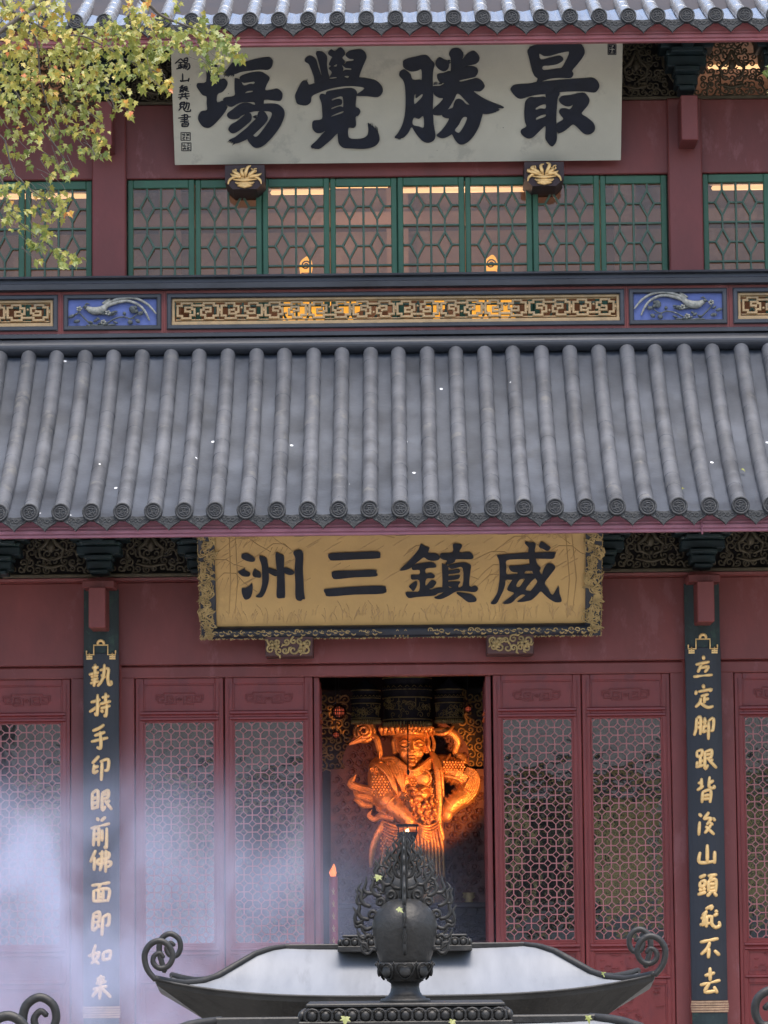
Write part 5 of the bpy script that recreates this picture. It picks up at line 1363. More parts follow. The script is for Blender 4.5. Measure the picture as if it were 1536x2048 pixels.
tb4(m, [(790, 1300, .34), (800, 1500, .36), (805, 1900, .38), (808, 2600, .38)], [20, 20, 22, 24], 8)
build('armour', m, M_statue, st)
m = MB(); m.box(P4(480, 0).x, P4(1220, 0).x, YS - .45, YS + .4, FLOOR, zped, c=.03); m.box(P4(440, 0).x, P4(1260, 0).x, YS - .5, YS + .45, zped + .002, zped + .06, c=.02)
build('pedestal', m, M_dark, st)

# carved screen behind the statue
yb = YS + .42
B4 = lambda zx, zy, d=0: at(620 + zx / 4.151, 1340 + zy / 4.151, yb) + Vector((0, -d, 0))
sc_ = empty('carved_screen', (0, yb, FLOOR), 'carved reddish wooden screen covered in knobs and clouds behind the statue', 'screen')
m = MB()
ol = [(172, 822), (292, 822), (268, 745), (300, 640), (372, 540), (470, 470), (600, 430), (850, 400), (1100, 430), (1240, 520), (1310, 640), (1330, 822), (1470, 822), (1470, 3500), (172, 3500)]
m.prism([(B4(*q).x, B4(*q).z) for q in ol], [], lambda a, b, y: (a, y, b), yb, yb + .08)
build('panel', m, M_screen, sc_)
m = MB(); rg = random.Random(31)
def in_poly(x, y):
    c = False; n = len(ol)
    for i in range(n):
        (x1, y1), (x2, y2) = ol[i], ol[i - 1]
        if (y1 > y) != (y2 > y) and x < (x2 - x1) * (y - y1) / (y2 - y1) + x1: c = not c
    return c
j = 0; y = 440
while y < 2100:
    x = 190 + (42 if j % 2 else 0)
    while x < 1460:
        if in_poly(x - 26, y - 20) and in_poly(x + 26, y) and not (560 < x < 1130 and 620 < y < 1500):
            a, b = x + rg.uniform(-9, 9), y + rg.uniform(-9, 9)
            m.ball(B4(a, b, .012), 22 * ks, 20 * ks, 22 * ks, n=10)
            s_ = rg.uniform(0, 6)
            w = [B4(a + (34 + 7 * math.sin(5 * t + s_)) * math.cos(t + s_) * 1.0, b + 6 + (32 + 7 * math.sin(5 * t)) * math.sin(t + s_), .006) for t in [i * .42 for i in range(12)]]
            m.tube(w, [4 * ks, 8 * ks, 8 * ks, 3 * ks], n=5)
        x += 84
    y += 66; j += 1
build('carving', m, M_screen, sc_)

# hanging canopy drums above the statue
yc = 2.5
kc = S(1400, yc) / 4.151
C4 = lambda zx, zy: at(620 + zx / 4.151, 1340 + zy / 4.151, yc)
cz = C4(808, 440).z; cx0 = C4(808, 300).x
zceil = H(1120, .2)
cn = empty('hanging_canopy', (cx0, yc, cz), 'dark embroidered drum canopy with gold fret band hanging over the statue', 'canopy')
M_cloth = pmat('dark_embroidered_cloth', (.022, .018, .03), .8, var=.4, vs=14, bump=.2, bs=60, wear=(.075, .055, .045), wear_s=30, wear_t=.57)
def drum(cx_, ztop, zbot, r_, nm):
    m = MB(); h = ztop - zbot; c = (cx_, yc, zbot)
    m.lathe([(r_ * .98, 0), (r_, h * .04), (r_ * .99, h * .5), (r_ * 1.02, h * .62), (r_ * 1.08, h * .7), (r_ * .92, h * .74), (r_ * .9, h * .82), (r_ * 1.04, h * .9), (r_ * .8, h), (.01, h + .08)], c, n=36)
    o = build(nm, m, M_cloth, cn)
    t = MB()
    for zf in (.06, .5, .66, .9): t.tube([(cx_ + r_ * 1.03 * math.cos(a), yc + r_ * 1.03 * math.sin(a), zbot + h * zf) for a in [i * .2094 for i in range(30)]], .006, n=5, closed=True)
    n = 44
    t.tube([(cx_ + r_ * 1.05 * math.cos(i * 2 * math.pi / n), yc + r_ * 1.05 * math.sin(i * 2 * math.pi / n), zbot + h * (.74 if i % 2 else .68)) for i in range(n)], .004, n=4, closed=True)
    for i in range(n):
        a = i * 2 * math.pi / n
        t.ball((cx_ + r_ * 1.02 * math.cos(a), yc + r_ * 1.02 * math.sin(a), zbot - .012), .012, .012, .02, n=6)
    rg = random.Random(int(cx_ * 100) + 50)
    for i in range(26):                                    # embroidered scrolls round the front
        a = R(-90 + rg.uniform(-75, 75)); z = zbot + h * rg.uniform(.12, .46)
        sp = spiral(0, 0, rg.uniform(.02, .035), 1.1, rg.uniform(0, 6), rg.choice((-1, 1)), n=9)
        t.tube([(cx_ + (r_ + .004) * math.cos(a + u_ / r_), yc + (r_ + .004) * math.sin(a + u_ / r_), z + v_) for u_, v_ in sp], .0035, n=4)
    build('gold_trim', t, M_oldgold, o)
    return o
kk = kc
d1 = drum(cx0, C4(0, 40).z, cz, 197 * kk, 'drum'); drum(C4(460, 0).x, C4(0, 150).z, C4(0, 425).z, 118 * kk, 'drum'); drum(C4(1155, 0).x, C4(0, 150).z, C4(0, 425).z, 115 * kk, 'drum')
m = MB(); rr = 197 * kk + .008
def onc(a, z): return (cx0 + rr * math.sin(a / rr), yc - rr * math.cos(a / rr), z)
zm_ = C4(0, 292).z; u = 13 * kk
for sx in (-1, 1):
    for q in ([(5.5, 4), (5.5, -4), (11, -4), (11, 0), (8, 0), (8, -2)], [(5.5, 4), (13.5, 4), (13.5, 1.5), (9.5, 1.5), (9.5, 2.8)], [(13.5, -4), (13.5, -1), (14.8, -1)], [(3.5, -2), (5.5, -2)], [(11, -2.5), (13.5, -2.5)]):
        m.tube([onc(sx * a * u, zm_ + b * u) for a, b in q], 3.2 * kk, n=4, smooth=False)
for q in range(6): m.tube([onc((-4 + q) * u, zm_ + (q % 3 - 1) * u), onc((-2 + q) * u, zm_ + u), onc((-1 + q) * u * .8, zm_ - 1.5 * u)], 3 * kk, n=4)
build('gold_fret', m, M_oldgold, cn)
m = MB()
m.tube([C4(812, 436) + Vector((0, -.25, 0)), C4(812, 850) + Vector((0, -.25, 0))], .006, n=6)
m.tube([C4(814, 840) + Vector((0, -.25, 0)), C4(815, 858) + Vector((0, -.25, 0)), C4(815, 880) + Vector((0, -.25, 0))], [.01, .016, .006], n=8)
build('tassel_cord', m, M_black, cn)
m = MB(); m.tube([(cx0, yc, C4(0, 40).z - .02), (cx0, yc, zceil + .05)], .012, n=8)
build('hanging_rod', m, M_black, cn)

# carved and gilded side boards in the dark of the hall, and small lanterns
for sx, za, zb2 in ((-1, 85, 330), (1, 1225, 1450)):
    a, b = B4(za, 900).x, B4(zb2, 900).x
    m = MB(); m.box(a - .05, b + .05, yb + .12, yb + .16, B4(0, 1500).z, B4(0, 160).z)
    bd_ = build('gilded_board', m, M_dark, loc=((a + b) / 2, yb + .14, B4(0, 1500).z), label='dim carved and gilded board %s of the statue in the dark hall' % ('left' if sx < 0 else 'right'), cat='carved board')
    m = MB(); scrolls(m, a, b, B4(0, 820).z, B4(0, 200).z, yb + .115, .045, .009, random.Random(5 + sx)); build('gilt_carving', m, M_oldgold, bd_)
for px, py, q_, lab in ((678, 1424, 30, 'dim red pierced lantern high left of the statue'), (672, 1470, 17, 'small orange lantern just below the red one, left of the statue'), (936, 1418, 16, 'small dim red lantern high right of the statue')):
    c = at(px, py, 2.9); k_ = S(py, 2.9) * q_ / 2
    t = empty('hanging_lantern', c, lab, 'lantern', 'small lanterns in the hall')
    m = MB(); m.ball(c, k_ * .9, k_ * .9, k_ * .9, n=12); build('lantern_shade', m, M_lant, t)
    m = MB()
    for i in range(5):
        for j in range(2): m.tube([c + Vector((k_ * .95 * math.cos(e) * math.cos(i * .63 + j * .3), k_ * .95 * math.cos(e) * math.sin(i * .63 + j * .3), k_ * .95 * math.sin(e))) for e in [n_ * .42 for n_ in range(15)]], k_ * .1, n=4, closed=True)
    for e in (-.5, 0, .5): m.tube([c + Vector((k_ * .96 * math.cos(e) * math.cos(i * .42), k_ * .96 * math.cos(e) * math.sin(i * .42), k_ * .96 * math.sin(e))) for i in range(15)], k_ * .09, n=4, closed=True)
    m.tube([c + Vector((0, 0, k_ * .9)), Vector((c.x, c.y, zceil + .05))], .005, n=5)
    build('lantern_frame', m, M_black, t)
# oil lamp before the statue
yl = 1.9
L4 = lambda zx, zy: at(620 + zx / 4.151, 1340 + zy / 4.151, yl)
kl = S(1650, yl) / 4.151
c = L4(808, 1345)
ol_ = empty('oil_lamp', (c.x, yl, FLOOR), 'dark offering lamp on a stem with a tiny flame before the statue', 'lamp')
m = MB(); hh = c.z - FLOOR
m.lathe([(.16, 0), (.15, .03), (.05, .06), (.025, .2), (.02, hh - .16), (.03, hh - .13), (60 * kl, hh - .09), (82 * kl, hh - .02), (86 * kl, hh), (80 * kl, hh - .004), (70 * kl, hh - .03), (0.001, hh - .04)], (c.x, yl, FLOOR), n=24)
m.lathe([(90 * kl, hh + .05), (96 * kl, hh + .06), (96 * kl, hh + .07), (.01, hh + .075)], (c.x, yl, FLOOR), n=24)
for a in range(3): m.tube([(c.x + 84 * kl * math.cos(a * 2.1 + .5), yl + 84 * kl * math.sin(a * 2.1 + .5), FLOOR + hh), (c.x + 90 * kl * math.cos(a * 2.1 + .5), yl + 90 * kl * math.sin(a * 2.1 + .5), FLOOR + hh + .055)], .006, n=6)
build('stand', m, M_bronze, ol_)
m = MB(); m.tube([(c.x, yl - .03, c.z - .012), (c.x, yl - .03, c.z + .012), (c.x, yl - .03, c.z + .04)], [.012, .016, .003], n=8)
build('flame', m, emat('lamp_flame', (1, .6, .25), 8), ol_)

# tall red candles by the door

def candle(px, ytop, Y, label):
    c = at(px, ytop, Y); k_ = S(1800, Y)
    t = empty('red_candle', (c.x, Y, FLOOR), label, 'candle', 'candles in the doorway')
    m = MB(); m.lathe([(9 * k_, .12), (9 * k_, c.z - FLOOR - .01), (8 * k_, c.z - FLOOR), (.001, c.z - FLOOR - .004)], (c.x, Y, FLOOR), n=20)
    cb = build('candle_body', m, M_candle, t)
    g_ = MB()
    for q in range(5):
        z = c.z - .12 - q * .11
        for e in range(3): g_.tube([(c.x - .012 + .012 * e, Y - 9 * k_ - .001, z + .02 * (e % 2)), (c.x + .005 * (e - 1), Y - 9 * k_ - .003, z - .02), (c.x + .014 - .01 * e, Y - 9 * k_ - .001, z - .04)], .0028, n=4)
    build('gilt_marks', g_, M_gold, cb)
    m = MB(); m.lathe([(.12, 0), (.11, .03), (.04, .06), (.06, .12), (.001, .121)], (c.x, Y, FLOOR), n=20); build('candle_foot', m, M_bronze, t)
    m = MB(); m.tube(catmull([(c.x, Y, c.z), (c.x - .003, Y, c.z + 8 * k_), (c.x + .004, Y, c.z + 16 * k_), (c.x + .006, Y, c.z + 25 * k_)], 4), [5 * k_, 7.5 * k_, 4.5 * k_, .6 * k_], n=10)
    build('flame', m, M_flame, t)
candle(666.5, 1753, 1.15, 'tall red candle with gilt marks and lit flame at the left of the doorway')
candle(1004, 1752, 1.15, 'red candle behind the lattice right of the doorway, its flame glinting through')
# altar table
m = MB(); ta = H(1806, 2.3); w_ = .78
t = empty('altar_table', (.1, 2.5, FLOOR), 'dark altar table low in the doorway behind the incense burner finial', 'table')
m.box(.1 - w_, .1 + w_, 2.2, 2.75, ta - .05, ta, c=.01); build('tabletop', m, M_dark, t)
m = MB(); m.box(.1 - w_ + .05, .1 + w_ - .05, 2.26, 2.29, ta - .35, ta - .052)
for k in range(3): path2d(m, [(.1 - w_ + .08, ta - .12 - k * .09), (.1 + w_ - .08, ta - .12 - k * .09)], .015, 2.245, 2.262)
scrolls(m, .1 - w_ + .08, .1 + w_ - .08, ta - .33, ta - .1, 2.255, .04, .007, random.Random(8)); build('apron', m, M_disc, t)
for a in (-1, 1):
    for b in (2.3, 2.7):
        m = MB(); m.box(.1 + a * (w_ - .08) - .035, .1 + a * (w_ - .08) + .035, b - .035, b + .035, FLOOR, ta - .052, c=.006); build('leg', m, M_dark, t)
# small vessels on it
for i, (x, r_, h_, lab, mt) in enumerate(((.42, .05, .14, 'small dark bronze vase on the altar table right of the finial', M_bronze), (.6, .06, .09, 'low gilt offering bowl on the right end of the altar table', M_oldgold))):
    m = MB(); m.lathe([(r_ * .6, 0), (r_ * .7, h_ * .1), (r_ * .5, h_ * .25), (r_, h_ * .55), (r_ * .8, h_ * .8), (r_ * 1.05, h_), (r_ * .9, h_ * .98), (.001, h_ * .5)], (x, 2.4, ta + .001), n=20)
    build(('bronze_vase', 'offering_bowl')[i], m, mt, loc=(x, 2.4, ta), label=lab, cat=('vase', 'bowl')[i])

# the lamps that light the statue
def spot(name, loc, tgt, watts, col, size, ang, label):
    t = empty(name, loc, label, 'lamp', 'spotlights inside the hall')
    d = (Vector(tgt) - Vector(loc)).normalized()
    m = MB(); m.tube([Vector(loc) - d * .16, Vector(loc) - d * .03], [.05, .06], n=14, dome=False); build('lamp_housing', m, M_black, t)
    m = MB(); m.tube([Vector(loc) - d * .16, Vector(loc) - d * .2], .012, n=6, dome=False); build('mount', m, M_black, t)
    ld = bpy.data.lights.new(name + '_light', 'SPOT'); ld.energy = watts; ld.color = col; ld.shadow_soft_size = size; ld.spot_size = R(ang); ld.spot_blend = .5
    lo = link(bpy.data.objects.new('beam', ld)); lo.parent = t; lo.rotation_euler = d.to_track_quat('-Z', 'Y').to_euler()
tx = P4(850, 950)
spot('spotlight', (1.45, 1.35, tx.z - .55), P4(1010, 930), 150, (1, .33, .085), .04, 36, 'black spotlight low inside the hall behind the right door leaves')
spot('spotlight', (-.95, 1.6, tx.z + .1), P4(700, 1000), 20, (1, .32, .10), .05, 45, 'black spotlight at mid height behind the left door leaves')
spot('spotlight', (-1.3, 2.2, tx.z - .7), P4(330, 1100), 9, (1, .42, .38), .08, 60, 'black spotlight low inside the hall behind the left door leaves')

# upper storey lamps and glowing gilt pieces, seen through the panes
def tube_lamp(px0, px1, py, Y, label):
    a, b = at(px0, py, Y), at(px1, py, Y); z = H(py, Y)
    t = empty('tube_lamp', ((a.x + b.x) / 2, Y, z), label, 'lamp', 'tube lamps in the upper storey')
    m = MB(); m.tube([(a.x, Y, z), (b.x, Y, z)], .022, n=10); build('tube', m, M_tube, t)
    m = MB(); m.box(a.x - .03, b.x + .03, Y - .04, Y + .04, z + .03, z + .07, c=.006); build('lamp_body', m, M_white, t)
    m = MB()
    for x in (a.x + .1, b.x - .1): m.tube([(x, Y, z + .07), (x, Y, zi1)], .006, n=6)
    build('hanger', m, M_black, t)
    ld = bpy.data.lights.new('tube_glow', 'POINT'); ld.energy = (11 if py > 300 else 2) * (b.x - a.x); ld.color = (1, .68, .5); ld.shadow_soft_size = .3
    lo = link(bpy.data.objects.new('glow', ld)); lo.parent = t; lo.location = (0, .35, -.25)
tube_lamp(543, 655, 383, 2.6, 'lit tube lamp behind the third pane of the upper windows')
tube_lamp(800, 1048, 382, 2.6, 'long lit tube lamp behind the fifth and sixth panes of the upper windows')
tube_lamp(-60, 172, 386, 2.6, 'lit tube lamp behind the left upper windows beside the maple leaves')
tube_lamp(1425, 1600, 383, 2.6, 'lit tube lamp behind the right-hand upper window bay')
tube_lamp(1418, 1600, 141, 2.6, 'lit tube lamp high behind the pierced board right of the upper signboard')
tube_lamp(-60, 150, 150, 2.6, 'lit tube lamp high behind the pierced board at the upper left')
tube_lamp(672, 775, 371, 3.4, 'faint lit tube lamp far back behind the fourth upper pane')
def glow(px, py, Y, label):  # gilded statue halo, no lamp: its lit look is emitted by the material
    c = at(px, py, Y); k_ = S(py, Y)
    t = empty('glowing_gilt_halo', (c.x, Y, zi0), label, 'lamp', 'glowing gilt halos in the upper storey')
    m = MB(); r_ = 15 * k_
    m.lathe([(r_ * 3.2, c.z - zi0 - 120 * k_), (r_ * 3, c.z - zi0 - 70 * k_), (r_ * 1.2, c.z - zi0 - 45 * k_), (r_ * 1.4, c.z - zi0 - 20 * k_), (r_ * .6, c.z - zi0 - 17 * k_)], (c.x, Y, zi0), n=20)
    m.tube([(c.x, Y, zi0), (c.x, Y, c.z - 100 * k_)], .05, n=10)
    build('stand', m, M_glow, t)
    m = MB()
    m.prism([(c.x + a * k_, c.z + b * k_) for a, b in catmull([(-9, -18), (-13, -4), (-11, 8), (-4, 15), (3, 19), (9, 14), (13, 3), (12, -10), (8, -18)], 3, True)], [], lambda a, b, y: (a, y, b), Y - .02, Y + .02)
    o = build('halo_plate', m, M_glow, t)
    m = MB(); m.tube([(a, Y - .03, b) for a, b in spiral(c.x, c.z, 10 * k_, 1.6, 0, 1)], 1.5 * k_, n=6); m.tube([(c.x - 9 * k_, Y - .03, c.z - 16 * k_), (c.x + 9 * k_, Y - .03, c.z - 16 * k_)], 1.5 * k_, n=6)
    build('swirl', m, M_screen, o)
M_glow = pmat('self_lit_gilding', (.75, .4, .1), .5, var=.3, vs=25)
_p = M_glow.node_tree.nodes['Principled BSDF']; _p.inputs['Emission Color'].default_value = (1, .45, .06, 1); _p.inputs['Emission Strength'].default_value = .5  # emission stands for lamplight falling on the gilding
glow(612, 532, 1.9, 'gilt swirl halo, given its own glow, low behind the upper window panes, left of centre')
glow(982, 529, 1.9, 'gilt swirl halo, given its own glow, low behind the upper window panes, right of centre')
for px, py, lab in ((700, 606, 'small gilt figure given a glow, seen through the fretwork left of centre'), (872, 600, 'small gilt figure given a glow, seen through the fretwork right of centre'), (640, 603, 'small gilt figure given a glow, seen through the fretwork beside the left swirl halo'), (955, 604, 'small gilt figure given a glow, seen through the fretwork beside the right swirl halo')):
    c = at(px, py, 1.7); m = MB(); q = 24 * S(py, 1.7)
    m.lathe([(q * .3, zi0 - c.z), (q * .3, -q * .9), (q * .8, -q * .7), (q, 0), (q * .7, q * .6), (q * .2, q)], (c.x, 1.7, c.z), n=16)
    build('glowing_gilt_figure', m, M_glow, loc=(c.x, 1.7, zi0), label=lab, cat='lamp', group='glowing gilt figures behind the fretwork')  # lit gilded statues, simplified, with their brightness put in as emission
# ================================================================== INCENSE BURNERS
YF, YR = -20.95, -15.2
kF, kR = S(2000, YF), S(1900, YR)
zF, zR = H(2042, YF), H(1893, YR)
bur = empty('incense_burner', (0, YF, 0), 'dark bronze incense burner nearest the viewer, its flaming vase finial in full view', 'incense burner', 'roofed incense burners')
ha, hbx, hd = 233 * kR, 500 * kR, .52
dz = .21
hipx = [0, 37, 70, 107, 145, 178, 211, 240, 267]; hipz = [0, 4, 14.5, 35, 56, 66, 68, 64, 58]
def hip(v):
    t = v * 8; i = min(7, int(t)); f = t - i
    return ha + (hipx[i] + (hipx[i + 1] - hipx[i]) * f) * kR - .036 * v * hbx, -(hipz[i] + (hipz[i + 1] - hipz[i]) * f) * kR
def mid(v): return -95 * kR * (1 - (1 - v) ** 1.5) * (1 if v else 0)
B = lambda x, y, z: (x, YF + y, zF + z)
m = MB(); nu, nv = 24, 16
for sgn in (-1, 1):
    vs, fs = [], []
    for j in range(nv + 1):
        v = j / nv; xh, zh_ = hip(v); zc_ = mid(v)
        for i in range(nu + 1):
            u_ = -1 + 2 * i / nu
            vs.append(B(u_ * xh, sgn * hd * v, zc_ + (zh_ - zc_) * abs(u_) ** 3.2))
    for j in range(nv):
        for i in range(nu): fs.append((j * (nu + 1) + i, j * (nu + 1) + i + 1, (j + 1) * (nu + 1) + i + 1, (j + 1) * (nu + 1) + i))
    m.add(vs, fs, 0, True)
for sgn in (-1, 1):
    vs, fs = [], []
    for j in range(nv + 1):
        v = j / nv; xh, zh_ = hip(v)
        for i in range(13):
            u_ = -1 + 2 * i / 12
            vs.append(B(sgn * xh, u_ * hd * v, zh_ - .05 * v * (1 - abs(u_) ** 2.5)))
    for j in range(nv):
        for i in range(12): fs.append((j * 13 + i, j * 13 + i + 1, (j + 1) * 13 + i + 1, (j + 1) * 13 + i))
    m.add(vs, fs, 0, True)
rf = build('roof', m, M_roofmetal, bur)
# eave edge and the coved underside
m = MB()
xe, zE = hip(1)
fe = [(-xe + 2 * xe * i / 32, -hd) for i in range(33)]
def eave_z(u_, side):
    return (mid(1) + (zE - mid(1)) * abs(u_) ** 3.2) if side else (zE - .05 * (1 - abs(u_) ** 2.5))
loop = [(-1 + 2 * i / 24, -1, 1) for i in range(24)] + [(1, -1 + 2 * i / 12, 0) for i in range(12)] + [(1 - 2 * i / 24, 1, 1) for i in range(24)] + [(-1, 1 - 2 * i / 12, 0) for i in range(12)]
top, low, inn = [], [], []
for u_, w_, side in loop:
    z = eave_z(u_ if side else w_, side)
    top.append(B(u_ * xe, w_ * hd, z + .002)); low.append(B(u_ * xe * .995, w_ * hd * .99, z - .022))
    inn.append(B(u_ * xe * .76, w_ * hd * .74, mid(1) - .13))
n = len(loop)
m.add(top + low + inn, [(i, (i + 1) % n, n + (i + 1) % n, n + i) for i in range(n)] + [(n + i, n + (i + 1) % n, 2 * n + (i + 1) % n, 2 * n + i) for i in range(n)], 0, False)
m.add(inn, [tuple(range(n))])
m.tube(top, .006, n=6, closed=True)
build('eave', m, M_bronze, bur)
m = MB()
for sx in (-1, 1):
    for sy in (-1, 1):
        pts = [B(sx * hip(j / 20)[0], sy * hd * j / 20, hip(j / 20)[1] + .006) for j in range(21)]
        m.tube(pts, [.012, .015, .014], n=8)
m.box(-ha - .02, ha + .02, YF - .022, YF + .022, zF - .01, zF + .014, c=.004)
build('hip_ribs', m, M_bronze, bur)
# a scroll rising from each corner
m = MB()
s0x, s0z = 715, 385
SA = [(715, 385), (676, 335), (664, 270), (690, 222), (735, 205), (775, 228), (795, 275), (775, 320), (735, 332), (705, 308), (708, 275), (735, 262), (752, 282)]
SB = [(760, 345), (745, 300), (732, 240), (742, 185), (785, 158), (828, 182), (838, 228), (818, 266), (782, 262), (768, 228), (788, 202), (808, 216)]
def scroll_at(m, sx, sy):
    c = (sx * xe, sy * hd, zE)
    for SS, y_, rd in (((SA, 0, .0125),) if sy < 0 else (([(a - 79, b + 17) for a, b in SB], 0, .0125),)):
        q = [B(c[0] - sx * (a - s0x) / 2.4 * kR * -1 * -1 if False else c[0] + (-sx) * (a - s0x) / 2.4 * kR, c[1] - sy * y_, c[2] - (b - s0z) / 2.4 * kR) for a, b in SS]
        m.tube(catmull(q, 4), [rd, rd * 1.1, rd, rd * .95, rd * .7], n=9)
for sx in (-1, 1):
    for sy in (-1, 1):
        m = MB(); scroll_at(m, sx, sy); build('corner_scroll', m, M_bronze, bur)
# lotus seat on the ridge
m = MB(); pw = 211 * kF; pd = .19
hpz = 30 * kF
m.box(-pw * .93, pw * .93, YF - pd * .92, YF + pd * .92, zF + hpz, zF + hpz + 8 * kF, c=.003)
m.box(-pw * .9, pw * .9, YF - pd * .88, YF + pd * .88, zF + hpz - 5 * kF, zF + hpz - .0005, c=.002)
m.box(-pw * .95, pw * .95, YF - pd * .93, YF + pd * .93, zF + 4 * kF, zF + hpz - 5 * kF - .0005, c=.004)
m.box(-pw, pw, YF - pd, YF + pd, zF - .02, zF + 4 * kF - .0005, c=.003)
for i in range(15):
    x = -pw * .93 + (i + .5) * pw * 1.86 / 15
    for sy in (-1, 1):
        m.ball((x, YF + sy * pd * .95, zF + 14 * kF), .014, .011, .0155, n=10)
        m.tube([(x + .02 * math.cos(a), YF + sy * pd * .97, zF + 14 * kF + .019 * math.sin(a) - (.004 if abs(math.sin(a)) < .2 else 0)) for a in [.5 + i_ * .53 for i_ in range(12)]], .0035, n=5, closed=True)
for i in range(8):
    y = YF - pd * .9 + (i + .5) * pd * 1.8 / 8
    for sx in (-1, 1): m.ball((sx * pw * .965, y, zF + 14 * kF), .012, .014, .0155, n=8)
build('lotus_seat', m, M_bronze, bur)
# finial
q = kF / 4.04 * 1.0
zf0 = H(2006, YF)
zq = lambda y: (1478 - y) * q
m = MB()
m.lathe([(.001, 0), (203 * q, 0), (203 * q, zq(1455)), (197 * q, zq(1442)), (165 * q, zq(1438)), (160 * q, zq(1425)), (140 * q, zq(1418)), (122 * q, zq(1390)), (113 * q, zq(1350)), (117 * q, zq(1320)), (137 * q, zq(1306)), (150 * q, zq(1300)), (148 * q, zq(1292)),
         (185 * q, zq(1262)), (208 * q, zq(1222)), (215 * q, zq(1185)), (214 * q, zq(1160)), (200 * q, zq(1148))], (0, YF, zf0), n=40)
fo_ = build('finial_foot', m, M_bronze, bur)
m = MB()
m.lathe([(203 * q, zq(1150)), (224 * q, zq(1085)), (245 * q, zq(1000)), (259 * q, zq(930)), (265 * q, zq(880)), (263 * q, zq(840)), (251 * q, zq(790)), (227 * q, zq(745)), (192 * q, zq(705)), (152 * q, zq(673)), (110 * q, zq(651)), (60 * q, zq(640)), (.001, zq(637))], (0, YF, zf0), n=48)
va = build('finial_vase', m, M_bronze, bur)
m = MB()
for k in range(8):
    a0 = k * math.pi / 4 - math.pi / 2
    def lp(t, y, o=0): 
        rr_ = (150 + (225 - 150) * min(1, max(0, (1292 - y) / 110)) ** .6 + o) * q
        return (rr_ * math.cos(a0 + t), YF + rr_ * math.sin(a0 + t), zf0 + zq(y))
    m.tube([lp(t, y, 10) for t, y in ((0, 1288), (-.17, 1270), (-.31, 1225), (-.33, 1185), (-.22, 1160), (-.08, 1158), (0, 1172), (.08, 1158), (.22, 1160), (.33, 1185), (.31, 1225), (.17, 1270))], 9 * q, n=6, closed=True)
    c = Vector(lp(0, 1222, 2)); m.ball(c, 50 * q, 18 * q, 46 * q, n=12, rot=Matrix.Rotation(a0 + math.pi / 2, 3, 'Z'))
    m.tube([lp(math.pi / 8 - .06, 1180, 4), lp(math.pi / 8, 1148, 12), lp(math.pi / 8 + .06, 1180, 4)], [6 * q, 10 * q, 6 * q], n=6)
build('lotus_petals', m, M_bronze, bur)
FL = [([(30, 640), (25, 560), (20, 470), (22, 380), (16, 280), (12, 200), (8, 138)], [13, 12, 13, 12, 11, 9, 3]),
      ([(30, 560), (80, 548), (108, 512), (92, 470), (112, 420)], [14, 16, 15, 13, 3]), ([(105, 520), (150, 528), (182, 486), (166, 435), (192, 385)], [13, 16, 14, 13, 3]),
      ([(175, 580), (168, 525), (202, 474), (228, 424), (206, 375), (238, 325)], [14, 16, 15, 13, 11, 3]), ([(24, 470), (62, 450), (84, 385), (62, 335), (86, 278)], [12, 15, 14, 12, 3]),
      ([(95, 470), (132, 432), (112, 382), (142, 332), (122, 285), (150, 238)], [12, 14, 13, 12, 10, 3]), ([(20, 380), (52, 310), (26, 245), (46, 195), (26, 150)], [10, 13, 11, 9, 3]),
      ([(64, 335), (98, 285), (72, 235), (84, 185)], [11, 12, 10, 3]), ([(110, 290), (134, 250), (108, 215)], [10, 9, 3]), ([(190, 620), (240, 602), (266, 552), (250, 505), (276, 455)], [14, 17, 15, 12, 3]),
      ([(255, 590), (302, 592), (326, 560), (310, 510), (306, 455)], [13, 16, 14, 11, 3]), ([(275, 700), (322, 685), (352, 640), (344, 590), (372, 555), (342, 508)], [14, 17, 16, 14, 11, 3]),
      ([(335, 670), (372, 680), (386, 645), (376, 600), (396, 560)], [12, 14, 12, 10, 3]), ([(290, 805), (345, 792), (372, 752), (364, 700), (396, 640)], [14, 17, 16, 14, 3]),
      ([(325, 800), (380, 832), (402, 790), (392, 742), (420, 700)], [13, 15, 14, 12, 3]), ([(265, 868), (312, 884), (352, 852), (392, 862), (414, 805)], [13, 16, 15, 13, 3]),
      ([(258, 950), (302, 932), (332, 960), (368, 932), (388, 880)], [13, 16, 15, 12, 3]), ([(248, 1045), (292, 1048), (312, 1002), (352, 992), (382, 940)], [13, 15, 15, 13, 3]),
      ([(225, 1055), (262, 1050), (288, 1078), (320, 1078), (346, 1042), (352, 985)], [14, 15, 15, 14, 12, 8]), ([(290, 1050), (335, 1010), (362, 960)], [10, 12, 9]), ([(352, 855), (340, 800), (372, 752)], [10, 11, 10]),
      ([(300, 930), (335, 900), (352, 852)], [10, 11, 10]), ([(205, 475), (245, 490), (262, 552)], [10, 11, 10]), ([(345, 640), (310, 610), (302, 592)], [10, 11, 10])]
wing = MB()
for pts, rad in FL:
    wing.tube(catmull([(a * q, 0, zq(b)) for a, b in pts], 4), [r_ * 1.1 * q for r_ in rad], n=7)
for cx_, cy_, r_ in ((108, 612, 44), (196, 668, 42), (262, 768, 42)):
    wing.tube([(a * q, 0, zq(b)) for a, b in spiral(cx_, cy_, r_, 1.15, 2.0, 1, .3, 16)], [18 * q, 13 * q], n=7)
w0 = build('flame_wing', wing, M_bronze, va, loc=(0, YF, zf0), local=True)
for k in (1, 2, 3): dup(w0, va, Vector((0, YF, zf0)) - ORG[va], (0, 0, k * math.pi / 2))
